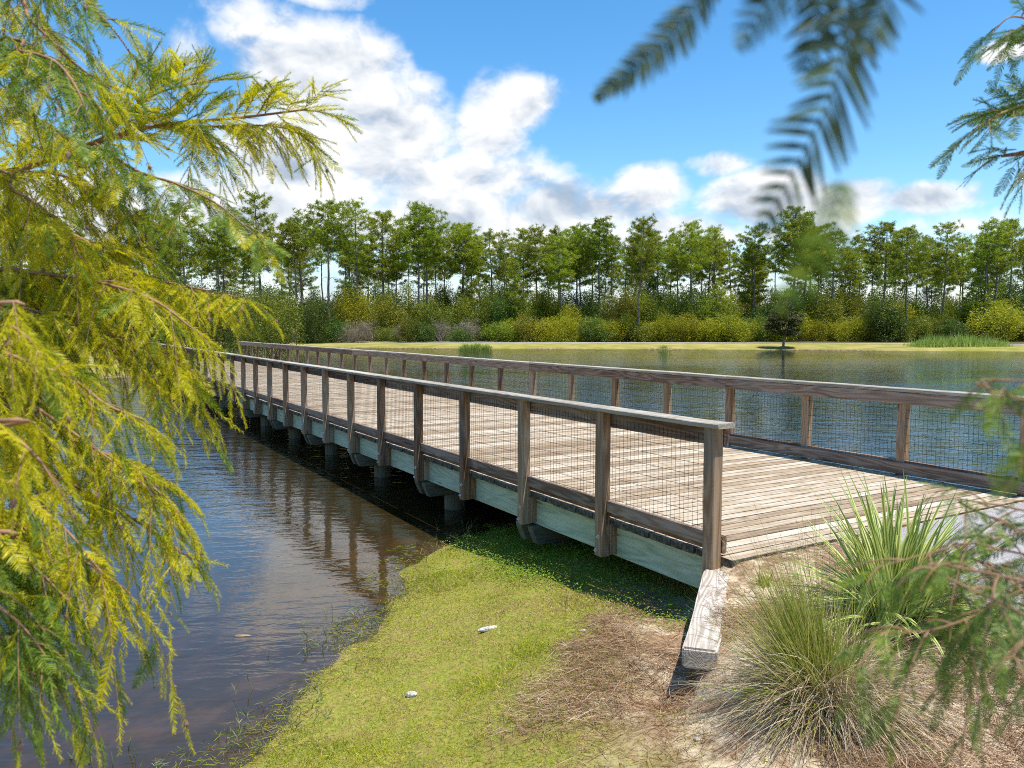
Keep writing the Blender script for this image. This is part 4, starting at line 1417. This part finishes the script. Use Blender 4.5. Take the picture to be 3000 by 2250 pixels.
# ------------------------------------------------------------------ big grass clump and variegated plant
def wire_clump():
    rs = np.random.default_rng(8)
    p = ground_at(2420, 2085)
    o = empty("grass_clump", tuple(p), "large fountain of fine wiry grass, green above and straw-coloured at its foot", "grass clump")
    toL = -RT * 0.22
    V = []
    n = 1500
    a = rs.uniform(0, 6.28, n)
    ti = np.abs(rs.normal(0, 0.42, n))
    D = unit(np.column_stack([np.cos(a) * np.sin(ti), np.sin(a) * np.sin(ti), np.cos(ti)]) + toL * 1.2)
    P = np.column_stack([rs.normal(0, 0.055, n), rs.normal(0, 0.055, n), -0.02 + 0 * a])
    S = unit(np.cross(D, rs.normal(size=(n, 3))))
    obj("green_blades", mk("green_blades", *ribbons(P, D, S, rs.uniform(0.40, 1.05, n), rs.uniform(0.0028, 0.0048, n), rs.uniform(0.02, 0.30, n) * (0.4 + ti), 5, tip=0.15)), M["wire_grass"], o)
    n = 420
    a = rs.uniform(0, 6.28, n)
    ti = rs.uniform(0.7, 1.35, n)
    D = unit(np.column_stack([np.cos(a) * np.sin(ti), np.sin(a) * np.sin(ti), np.cos(ti)]))
    P = np.column_stack([rs.normal(0, 0.06, n), rs.normal(0, 0.06, n), 0.02 + 0 * a])
    S = unit(np.cross(D, rs.normal(size=(n, 3))))
    obj("arching_blades", mk("arching_blades", *ribbons(P, D, S, rs.uniform(0.35, 0.72, n), rs.uniform(0.003, 0.005, n), rs.uniform(0.25, 0.6, n), 6, tip=0.15)), M["wire_grass"], o)
    n = 3400
    a = rs.uniform(0, 6.28, n)
    ti = rs.uniform(0.55, 1.5, n)
    D = unit(np.column_stack([np.cos(a) * np.sin(ti), np.sin(a) * np.sin(ti), np.cos(ti) + 0.06]))
    P = np.column_stack([rs.normal(0, 0.08, n), rs.normal(0, 0.08, n), rs.uniform(0.0, 0.12, n)])
    S = unit(np.cross(D, rs.normal(size=(n, 3))))
    obj("dry_blades", mk("dry_blades", *ribbons(P, D, S, rs.uniform(0.25, 0.95, n), rs.uniform(0.0026, 0.0048, n), rs.uniform(0.2, 0.75, n), 5, tip=0.2)), M["wire_dry"], o)
    # long thin seed stalks
    st = []
    for q in range(46):
        a_ = rs.uniform(0, 6.28)
        t_ = abs(rs.normal(0.12, 0.16))
        d_ = unit(np.array([math.cos(a_) * math.sin(t_), math.sin(a_) * math.sin(t_), math.cos(t_)]) - RT * rs.uniform(0.0, 0.55))
        L_ = rs.uniform(0.85, 1.3)
        u = np.linspace(0, 1, 6)
        pts = np.outer(u, d_ * L_) - np.outer(u ** 2, [0, 0, 0.10 * L_])
        st.append(tube(pts, np.linspace(0.0016, 0.0007, 6), 3))
    obj("seed_stalks", mk("seed_stalks", *join(st)), M["wire_dry"], o)


wire_clump()


def yucca():
    rs = np.random.default_rng(21)
    p = ground_at(2610, 1825)
    o = empty("variegated_plant", tuple(p), "sword-leaved plant striped green and cream beside the pale path", "plant")
    ms = []
    for v in range(6):
        L, Wd = 1.0, 0.026
        u = np.linspace(0, 1, 8)
        sag = (0.05, 0.12, 0.22, 0.34, 0.5, 0.08)[v]
        z = 0.04 * np.sin(u * 3) - sag * u ** 2.3
        prof = np.interp(u, [0, 0.25, 0.6, 0.9, 1], [0.6, 1, 0.85, 0.35, 0.03])
        V = []
        for k in range(8):
            h = Wd / 2 * prof[k]
            V += [(u[k], -h, z[k] + h * 0.35), (u[k], 0, z[k]), (u[k], h, z[k] + h * 0.35)]
        F = []
        for k in range(7):
            F += [(3 * k, 3 * k + 1, 3 * k + 4, 3 * k + 3), (3 * k + 1, 3 * k + 2, 3 * k + 5, 3 * k + 4)]
        ms.append(mk("leaf", np.array(V), np.array(F), smooth=True))
        ms[-1].materials.append(M["yucca"])
    n = 240
    for k in range(n):
        a = k * 2.399 + rs.uniform(-0.3, 0.3)
        ti = 0.10 + 1.25 * (k / n) ** 1.1 + rs.uniform(-0.1, 0.1)
        d = Vector((math.cos(a) * math.sin(ti), math.sin(a) * math.sin(ti), math.cos(ti)))
        y = Vector((-math.sin(a), math.cos(a), 0))
        y = (Matrix.Rotation(rs.normal(0, 0.35), 3, d) @ y).normalized()
        z = d.cross(y)
        s = rs.uniform(0.60, 1.02) * (1.0 if k < 150 else 0.8)
        base = Vector((math.cos(a), math.sin(a), 0)) * rs.uniform(0, 0.17) + Vector((rs.normal(0, 0.05), rs.normal(0, 0.05), rs.uniform(0, 0.06)))
        wsc = rs.uniform(1.0, 1.5)
        m = Matrix(((d.x * s, y.x * wsc, z.x * s, base.x), (d.y * s, y.y * wsc, z.y * s, base.y), (d.z * s, y.z * wsc, z.z * s, base.z), (0, 0, 0, 1)))
        vi = int(np.clip((ti / 1.35) * 5 + rs.normal(0, 0.8), 0, 5)) if k % 7 else 5
        obj("leaf", ms[vi], None, o, mw=m)


yucca()


def small_tufts():
    rs = np.random.default_rng(14)
    for px, py, n, h, mat, lab in ((2240, 1715, 60, 0.22, "wire_grass", "small upright yellow-green tuft on the sand near the bridge end post"), (2255, 2225, 40, 0.07, "creeper", "bright green weed seedling in the straw at the bottom"), (2175, 2222, 26, 0.06, "creeper", "tiny bright green weed left of the larger seedling"), (1945, 1815, 60, 0.06, "grass", "bright grass tuft beside the retaining timber")):
        p = ground_at(px, py)
        o = empty("grass_tuft", tuple(p), lab, "grass tuft")
        obj("blades", mk("blades", *blades_fan(n, (1, 1), (h * 0.6, h * 1.1), (0.006, 0.010) if h < 0.1 else (0.008, 0.013), rs, r0=0.05, droop=0.5, tilt=(0.05, 0.8))), M[mat], o)


small_tufts()


# ------------------------------------------------------------------ bald cypress branches near the camera
def frond_arrays(kind, rs):
    """one feathery leaf spray of unit length along X"""
    if kind == "flat":
        n = int(rs.integers(24, 30))
        x = np.linspace(0.05, 0.985, n)
        sag = rs.uniform(0.02, 0.12)
        bend = rs.uniform(-0.08, 0.08)
        ax = np.column_stack([x, bend * x ** 2, -sag * x ** 2])
        ln = 0.185 * np.sin(math.pi * np.clip(x * 0.83 + 0.14, 0, 1)) ** 0.7 + 0.02
        Vs = []
        for s in (-1, 1):
            an = np.radians(rs.uniform(48, 62, n))
            D = unit(np.column_stack([np.cos(an), s * np.sin(an), rs.normal(0.05, 0.12, n)]))
            S = unit(np.cross(D, np.array([0, 0, 1.0]) + rs.normal(0, 0.25, (n, 3))))
            Vs.append(ribbons(ax, D, S, ln * rs.uniform(0.85, 1.1, n), 0.027, 0.12, 2, tip=0.2))
        q = np.linspace(0, 1, 6)
        Vs.append(tube(np.column_stack([q, bend * q ** 2, -sag * q ** 2]), np.linspace(0.009, 0.004, 6), 3))
        return join(Vs)
    n = int(rs.integers(54, 66))
    x = np.linspace(0.03, 0.99, n)
    sag = rs.uniform(0.05, 0.2)
    bend = rs.uniform(-0.12, 0.12)
    ax = np.column_stack([x, bend * x ** 2, -sag * x ** 2])
    ph = np.arange(n) * 2.39996 + rs.uniform(-0.3, 0.3, n)
    an = np.radians(rs.uniform(26, 42, n))
    D = np.column_stack([np.cos(an), np.sin(an) * np.cos(ph), np.sin(an) * np.sin(ph)])
    S = unit(np.cross(D, rs.normal(size=(n, 3))))
    V1 = ribbons(ax, D, S, rs.uniform(0.10, 0.15, n) * (1 - 0.45 * x ** 3), 0.030, 0.05, 1, tip=0.25)
    q = np.linspace(0, 1, 6)
    return join([V1, tube(np.column_stack([q, bend * q ** 2, -sag * q ** 2]), np.linspace(0.012, 0.005, 6), 3)])


rsf = np.random.default_rng(3)
FROND = {"flat": [frond_arrays("flat", rsf) for _ in range(5)], "cord": [frond_arrays("cord", rsf) for _ in range(5)]}


def bud_mesh():
    u = np.linspace(0, 1, 7)
    V, F = tube(np.column_stack([u, 0 * u, 0 * u]), np.array([0.12, 0.27, 0.33, 0.30, 0.24, 0.14, 0.02]), 8)
    return mk("bud", V, F, smooth=True)


BUD = bud_mesh()


def cypress(name, label, base, trunk_h, branches, mats, seed, n_single=300, trunk_lean=(0, 0)):
    """branches: list of dicts pts (photo px, px, depth), twigs per metre, twig length, hang, kind, frond length"""
    rs = np.random.default_rng(seed)
    zb = height(base[0], base[1])
    root = empty(name, (base[0], base[1], zb), label, "tree")
    b0 = np.array([base[0], base[1], zb])
    tz = np.linspace(-0.15, trunk_h, 9)
    tpts = np.column_stack([trunk_lean[0] * tz / trunk_h, trunk_lean[1] * tz / trunk_h, tz])
    flare = 0.05 + 0.16 * np.exp(-np.linspace(0, 1, 9) * 5) + 0.05 * np.linspace(1, 0, 9)
    obj("trunk", mk("trunk", *tube(tpts, flare, 12), smooth=True), M["bark"], root)
    frs, twigs, buds = [], [], []
    for br in branches:
        pts = np.array([at(x, y, d) for x, y, d in br["pts"]])
        # grow it out of the trunk
        if br.get("root", True):
            hz = float(np.clip(pts[0][2] - zb - 0.15, 0.4, trunk_h * 0.95))
            tr0 = b0 + np.array([trunk_lean[0] * hz / trunk_h, trunk_lean[1] * hz / trunk_h, hz])
            pts = np.vstack([tr0, pts])
        n = 26
        c = spline(pts, n)
        seg = np.linalg.norm(np.diff(c, axis=0), axis=1)
        s = np.r_[0, np.cumsum(seg)]
        r0 = br.get("r", 0.008)
        V, F = tube(c - b0, np.linspace(r0, r0 * 0.25, n), 6)
        obj("branch", mk("branch", V, F, smooth=True), M["twig"], root)
        s_start = np.linalg.norm(np.diff(pts[:2], axis=0)) * 0.92 if br.get("root", True) else s[-1] * br.get("bare", 0.0)
        fl, hang, kinds = br.get("fl", 0.09), br.get("hang", 0.5), br.get("kinds", "c")
        step = 1.0 / br.get("rate", 22)
        pos, side = s_start, 1
        while pos < s[-1] + 1e-6:
            p = np.array([np.interp(pos, s, c[:, q]) for q in range(3)])
            p2 = np.array([np.interp(min(pos + 0.02, s[-1]), s, c[:, q]) for q in range(3)])
            p1 = np.array([np.interp(max(pos - 0.02, 0), s, c[:, q]) for q in range(3)])
            T = unit(p2 - p1)
            u = (pos - s_start) / max(s[-1] - s_start, 1e-6)
            sd = unit(np.cross(T, [0, 0, 1.0]) + rs.normal(0, 0.35, 3))
            upv = np.array([0, 0, 1.0])
            d0 = unit(T * rs.uniform(0.5, 1.0) + sd * side * rs.uniform(0.4, 1.0) + upv * br.get("lift", 0.15) * rs.normal(1, 0.9))
            tl = br.get("tl", 0.25) * rs.uniform(0.55, 1.15) * (1 - 0.45 * u)
            k = 7
            tt = np.linspace(0, 1, k)
            tp = p + np.outer(tt, d0 * tl) - np.outer(tt ** 2, [0, 0, hang * tl * rs.uniform(0.5, 1.3)])
            twigs.append(tube(tp - b0, np.linspace(0.0013, 0.0006, k), 4))
            nf = max(3, int(tl / (br.get("fs", 0.03) * br.get("k", 0.36))))
            for q in range(nf):
                f = (q + 0.6) / nf
                pp = np.array([np.interp(f, tt, tp[:, w_]) for w_ in range(3)])
                tg = unit(np.array([np.interp(min(1, f + 0.1), tt, tp[:, w_]) - np.interp(max(0, f - 0.1), tt, tp[:, w_]) for w_ in range(3)]))
                s2 = unit(np.cross(tg, [0, 0, 1.0]) + rs.normal(0, 0.25, 3)) * (1 if q % 2 else -1)
                last = q == nf - 1
                dd = unit(tg * (1.0 if last else rs.uniform(0.6, 1.0)) + s2 * (0.1 if last else rs.uniform(0.35, 0.8)) + np.array([0, 0, -1.0]) * hang * rs.uniform(0.1, 0.8) + upv * br.get("fup", 0.0) * rs.uniform(0.3, 1.2))
                zz = unit(upv + rs.normal(0, 0.45, 3))
                yy = unit(np.cross(zz, dd))
                zz = np.cross(dd, yy)
                L = 1.12 * fl * rs.uniform(0.6, 1.2) * (1 - 0.2 * f)
                kind = "flat" if (kinds == "f" or rs.uniform() < (0.6 if kinds == "m" else 0.22)) else "cord"
                m = np.eye(4)
                m[:3, 0], m[:3, 1], m[:3, 2], m[:3, 3] = dd * L, yy * L, zz * L, pp - b0
                frs.append((kind, int(rs.integers(0, 5)), m, br.get("mat", 0) if rs.uniform() < 0.8 else 1 - br.get("mat", 0)))
            if rs.uniform() < br.get("buds", 0.12):
                buds.append((tp[-1] - b0, unit(tp[-1] - tp[-2])))
            pos += step * rs.uniform(0.6, 1.4)
            side = -side
        # the tip itself
    obj("twigs", mk("twigs", *join(twigs), smooth=True), M["twig"], root)["kind"] = "stuff"
    # the sprays that show largest are parts of their own, the rest one mass
    cen = np.array([f[2][:3, 3] + f[2][:3, 0] * 0.5 + b0 for f in frs])
    dep = depth_of(cen)
    size = np.array([np.linalg.norm(f[2][:3, 0]) for f in frs]) / np.maximum(dep, 0.05)
    Q = cen - CAM
    vis = (dep > 0.1) & (np.abs(1500 + FPX * (Q @ RT) / np.maximum(dep, 0.1) - 1500) < 1560) & (np.abs(FPX * (Q @ UP) / np.maximum(dep, 0.1)) < 1180)
    order = np.argsort(-size * vis)
    own = set(order[:n_single].tolist())
    meshes = {}
    rest = {}
    for k, (kind, v, m, mi) in enumerate(frs):
        if k in own and vis[k]:
            key = (kind, v, mi)
            if key not in meshes:
                meshes[key] = mk("frond", *FROND[kind][v])
                meshes[key].materials.append(mats[mi])
            obj("frond", meshes[key], None, root, mw=Matrix(m.tolist()))
        else:
            V, F = FROND[kind][v]
            rest.setdefault(mi, []).append((V @ m[:3, :3].T + m[:3, 3], F))
    for mi, parts in rest.items():
        o = obj("foliage", mk("foliage", *join(parts)), mats[mi], root)
        o["kind"] = "stuff"
    for p, d in buds[:120]:
        z = unit(np.array([0.1, 0.2, 1.0]))
        y = unit(np.cross(z, d))
        z = np.cross(d, y)
        L = rs.uniform(0.010, 0.017)
        m = np.eye(4)
        m[:3, 0], m[:3, 1], m[:3, 2], m[:3, 3] = d * L, y * L, z * L, p
        obj("bud", BUD, M["cone"], root, mw=Matrix(m.tolist()))
    return root, len(frs)


LEFT = [
    # the upper branch that reaches furthest into the sky
    dict(pts=[(-160, 600, 2.63), (60, 500, 2.52), (300, 410, 2.41), (480, 365, 2.35), (700, 345, 2.3), (900, 320, 2.24)], r=0.011, rate=33, tl=0.26, hang=0.35, lift=0.55, fl=0.085, fs=0.024, buds=0.25, fup=0.25),
    dict(pts=[(300, 410, 2.41), (380, 330, 2.41), (470, 270, 2.35), (620, 235, 2.3)], root=False, r=0.006, rate=33, tl=0.2, hang=0.15, lift=0.7, fl=0.085, fs=0.024, fup=0.4),
    dict(pts=[(480, 370, 2.35), (640, 370, 2.3), (800, 370, 2.24), (915, 400, 2.24)], root=False, r=0.005, rate=33, tl=0.2, hang=0.75, lift=0.1, fl=0.09, fs=0.026, buds=0.3),
    dict(pts=[(280, 420, 2.35), (400, 500, 2.24), (520, 540, 2.13), (640, 600, 2.07), (760, 700, 2.02)], root=False, r=0.005, rate=20, tl=0.2, hang=0.63, fl=0.095, fs=0.035, kinds="f", mat=1, bare=0.12),
    dict(pts=[(60, 500, 2.46), (200, 520, 2.35), (340, 600, 2.3), (420, 720, 2.24)], root=False, r=0.005, rate=37, tl=0.24, hang=0.92, fl=0.09, fs=0.028),
    # hanging strands in the top left corner
    dict(pts=[(-120, -120, 1.95), (90, 60, 1.89), (200, 170, 1.83), (320, 260, 1.83)], r=0.007, rate=25, tl=0.20, hang=0.9, fl=0.085, fs=0.03, kinds="m", buds=0.2),
    dict(pts=[(-60, -200, 1.83), (150, -80, 1.77), (270, 20, 1.71), (350, 110, 1.71), (392, 175, 1.71)], r=0.005, rate=17, tl=0.15, hang=0.8, fl=0.10, fs=0.035, kinds="m", mat=1),
    dict(pts=[(-100, 120, 1.77), (60, 150, 1.71), (160, 180, 1.65), (225, 260, 1.59), (260, 350, 1.59)], r=0.006, rate=25, tl=0.2, hang=1.0, fl=0.095, fs=0.03, kinds="m", mat=1),
    dict(pts=[(-120, 260, 2.2), (60, 330, 2.2), (180, 390, 2.2), (320, 470, 2.2)], r=0.007, rate=30, tl=0.25, hang=0.8, fl=0.09, fs=0.027),
    # middle mass
    dict(pts=[(-140, 640, 2.13), (80, 640, 2.13), (240, 700, 2.07), (380, 800, 2.07)], r=0.008, rate=38, tl=0.27, hang=0.92, fl=0.09, fs=0.027),
    dict(pts=[(-140, 800, 2.01), (100, 800, 1.95), (300, 830, 1.89), (450, 880, 1.83), (560, 960, 1.83)], r=0.008, rate=37, tl=0.22, hang=0.86, fl=0.09, fs=0.028, buds=0.15),
    dict(pts=[(250, 820, 2.13), (430, 820, 2.07), (600, 850, 2.01), (740, 880, 1.95)], root=False, r=0.005, rate=34, tl=0.17, hang=0.69, fl=0.085, fs=0.028),
    dict(pts=[(-120, 930, 1.89), (60, 960, 1.89), (240, 990, 1.89), (400, 1060, 1.89), (520, 1180, 1.89)], r=0.007, rate=31, tl=0.20, hang=0.92, fl=0.085, fs=0.028),
    dict(pts=[(-140, 1010, 1.67), (10, 1035, 1.59), (210, 1110, 1.59), (310, 1185, 1.59), (420, 1230, 1.59)], r=0.007, rate=34, tl=0.17, hang=0.86, fl=0.085, fs=0.026),
    dict(pts=[(-140, 1150, 1.81), (60, 1200, 1.74), (220, 1290, 1.74), (400, 1380, 1.74), (540, 1530, 1.74)], r=0.007, rate=37, tl=0.20, hang=0.92, fl=0.085, fs=0.026),
    dict(pts=[(-140, 1300, 1.74), (60, 1350, 1.74), (250, 1440, 1.74), (420, 1540, 1.74), (560, 1640, 1.74)], r=0.006, rate=37, tl=0.18, hang=0.98, fl=0.085, fs=0.026),
    dict(pts=[(-140, 1420, 1.52), (40, 1450, 1.52), (180, 1540, 1.52), (300, 1680, 1.52)], r=0.006, rate=34, tl=0.19, hang=1.21, fl=0.085, fs=0.027),
    dict(pts=[(-140, 1560, 1.45), (20, 1600, 1.45), (120, 1680, 1.45), (200, 1760, 1.45)], r=0.006, rate=29, tl=0.18, hang=1.26, fl=0.09, fs=0.03, mat=1, kinds="m"),
    dict(pts=[(-140, 1860, 1.38), (0, 1900, 1.38), (60, 1950, 1.38), (130, 1990, 1.38)], r=0.005, rate=24, tl=0.18, hang=1.38, fl=0.10, fs=0.035, mat=1, kinds="m"),
    dict(pts=[(-140, 900, 1.23), (0, 940, 1.23), (90, 1000, 1.23), (160, 1120, 1.23)], r=0.005, rate=26, tl=0.13, hang=1.03, fl=0.085, fs=0.028),
    dict(pts=[(-140, 1240, 1.16), (0, 1260, 1.16), (100, 1330, 1.16), (170, 1430, 1.16)], r=0.005, rate=26, tl=0.12, hang=1.03, fl=0.08, fs=0.028),
    dict(pts=[(-140, 500, 1.83), (40, 560, 1.83), (160, 640, 1.83), (240, 760, 1.83)], r=0.006, rate=31, tl=0.2, hang=1.03, fl=0.085, fs=0.028, kinds="m"),
    # more hanging strands low on the left
    dict(pts=[(-200, 1080, 1.75), (0, 1130, 1.7), (160, 1230, 1.7), (300, 1330, 1.7), (460, 1450, 1.7)], r=0.006, rate=36, tl=0.24, hang=1.2, fl=0.09, fs=0.028),
    dict(pts=[(-200, 1480, 1.6), (20, 1530, 1.55), (180, 1600, 1.55), (330, 1700, 1.55)], r=0.006, rate=34, tl=0.24, hang=1.3, fl=0.095, fs=0.028),
    dict(pts=[(-200, 860, 1.9), (60, 900, 1.85), (240, 960, 1.85), (430, 1010, 1.85), (560, 1080, 1.85)], r=0.006, rate=36, tl=0.22, hang=1.0, fl=0.09, fs=0.028),
    dict(pts=[(-200, 1720, 1.4), (-40, 1760, 1.35), (60, 1830, 1.35), (140, 1930, 1.35)], r=0.005, rate=30, tl=0.2, hang=1.3, fl=0.10, fs=0.03, mat=1),
]
for b in LEFT[1:5]:
    b["root"] = False
LEFT[11]["root"] = False
lb = CAM + FW * 1.7 - RT * 2.35
_, n1 = cypress("bald_cypress", "yellow-green bald cypress leaning in from the left with drooping feathery branches and purple buds", (lb[0], lb[1]), 4.6, LEFT, [M["cypress"], M["cypress_green"]], 41)

RIGHT = [
    # sharp sprays at the right edge of the sky
    dict(buds=0.0, pts=[(3160, 300, 1.75), (3060, 300, 1.7), (2960, 320, 1.65), (2850, 380, 1.6)], r=0.005, rate=24, tl=0.15, hang=0.3, fl=0.075, fs=0.024, kinds="m", mat=1),
    dict(buds=0.0, pts=[(3140, 60, 1.7), (3040, 60, 1.65), (2960, 50, 1.6), (2905, 100, 1.6)], r=0.004, rate=18, tl=0.11, hang=0.5, fl=0.075, fs=0.026, kinds="f", mat=1),
    dict(buds=0.0, pts=[(3140, 420, 1.7), (3060, 450, 1.65), (3010, 500, 1.6), (2960, 545, 1.6)], r=0.004, rate=18, tl=0.10, hang=0.6, fl=0.07, fs=0.026, kinds="m", mat=1),
    # out of focus sprays at lower right
    dict(buds=0.0, k=0.62, pts=[(3160, 1530, 1.0), (2980, 1565, 0.98), (2760, 1610, 0.95), (2560, 1665, 0.92)], r=0.0018, rate=34, tl=0.13, hang=0.55, fl=0.06, fs=0.030, kinds="f", mat=1),
    dict(buds=0.0, k=0.62, pts=[(3160, 1660, 0.95), (2990, 1730, 0.92), (2840, 1810, 0.90), (2700, 1850, 0.88), (2550, 1850, 0.88)], r=0.0018, rate=42, tl=0.14, hang=0.75, fl=0.062, fs=0.028, kinds="f", mat=1),
    dict(buds=0.0, k=0.7, pts=[(3160, 1820, 1.0), (3020, 1880, 0.96), (2900, 1960, 0.94), (2820, 2040, 0.94)], r=0.0018, rate=34, tl=0.14, hang=0.9, fl=0.06, fs=0.030, kinds="f", mat=1),
    dict(buds=0.0, k=0.7, pts=[(3160, 1740, 0.75), (3040, 1830, 0.72), (2960, 1930, 0.70)], r=0.002, rate=34, tl=0.09, hang=0.9, fl=0.05, fs=0.026, kinds="f", mat=1),
    dict(buds=0.0, k=0.7, pts=[(3400, 1150, 0.66), (3150, 1230, 0.62), (3030, 1300, 0.60), (2940, 1450, 0.60)], r=0.0012, rate=26, tl=0.05, hang=0.8, fl=0.05, fs=0.034, kinds="f", mat=0),
]
rb = CAM - FW * 0.35 + RT * 1.75
_, n2 = cypress("bald_cypress", "bald cypress on the right with fresh green sprays at the photo's right edge", (rb[0], rb[1]), 4.2, RIGHT, [M["cypress_green"], M["cypress_mid"]], 42)


# sprays that hang right before the lens from the overhanging bough
def near_sprays():
    rs = np.random.default_rng(9)
    D = 0.32
    c0 = at(2700, -900, D)
    zb = height(rb[0], rb[1])
    root = empty("overhanging_bough", tuple(c0), "dark out-of-focus cypress bough hanging from the top right before the camera", "branch")
    b0 = c0
    pts = [at(3600, -2600, D + 0.5), at(2900, -1500, D + 0.1), at(2700, -900, D), at(2620, -420, D), at(2500, -120, D), at(2280, -160, D + 0.01), at(2060, -120, D + 0.02)]
    V, F = tube(spline(pts, 16) - b0, np.linspace(0.0022, 0.0008, 16), 6)
    obj("branch", mk("branch", V, F, smooth=True), M["twig"], root)

    def spray(p0, p1, p2, npair, nl, wd, mat, dd=0.0, tilt=0.0):
        """a large two-ranked spray whose needles part from a curved axis"""
        ax = spline([p0, p1, p2], npair)
        T = unit(np.gradient(ax, axis=0))
        u = np.linspace(0, 1, npair)
        ln = nl * np.sin(math.pi * np.clip(0.18 + 0.80 * u, 0, 1)) ** 0.7 + nl * 0.10
        Vs = [tube(ax - b0, np.linspace(0.0007, 0.0003, npair), 4)]
        for sgn in (-1, 1):
            sd = unit(np.cross(T, FW) * sgn)
            an = np.radians(rs.uniform(50, 64, npair))[:, None]
            Dv = unit(T * np.cos(an) + sd * np.sin(an) + FW * (rs.normal(0, 0.15, npair) + tilt * sgn)[:, None])
            S = unit(np.cross(Dv, FW) + rs.normal(0, 0.2, (npair, 3)))
            Vs.append(ribbons(ax - b0, Dv, S, ln * rs.uniform(0.85, 1.1, npair), wd, 0.1, 3, tip=0.25))
        obj("spray", mk("spray", *join(Vs)), M[mat], root)

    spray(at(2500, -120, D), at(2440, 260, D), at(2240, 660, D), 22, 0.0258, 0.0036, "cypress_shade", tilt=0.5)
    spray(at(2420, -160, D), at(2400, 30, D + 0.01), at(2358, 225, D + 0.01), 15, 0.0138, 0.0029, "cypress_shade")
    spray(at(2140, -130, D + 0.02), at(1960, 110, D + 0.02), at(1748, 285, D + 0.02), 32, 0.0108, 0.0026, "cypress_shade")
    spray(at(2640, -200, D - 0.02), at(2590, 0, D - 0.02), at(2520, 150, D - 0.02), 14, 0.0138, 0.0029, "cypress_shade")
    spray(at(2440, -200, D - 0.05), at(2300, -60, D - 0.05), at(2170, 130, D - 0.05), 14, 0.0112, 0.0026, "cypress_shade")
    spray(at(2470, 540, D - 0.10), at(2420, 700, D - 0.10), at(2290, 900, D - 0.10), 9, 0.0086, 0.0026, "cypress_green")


near_sprays()
print("fronds", n1, n2)
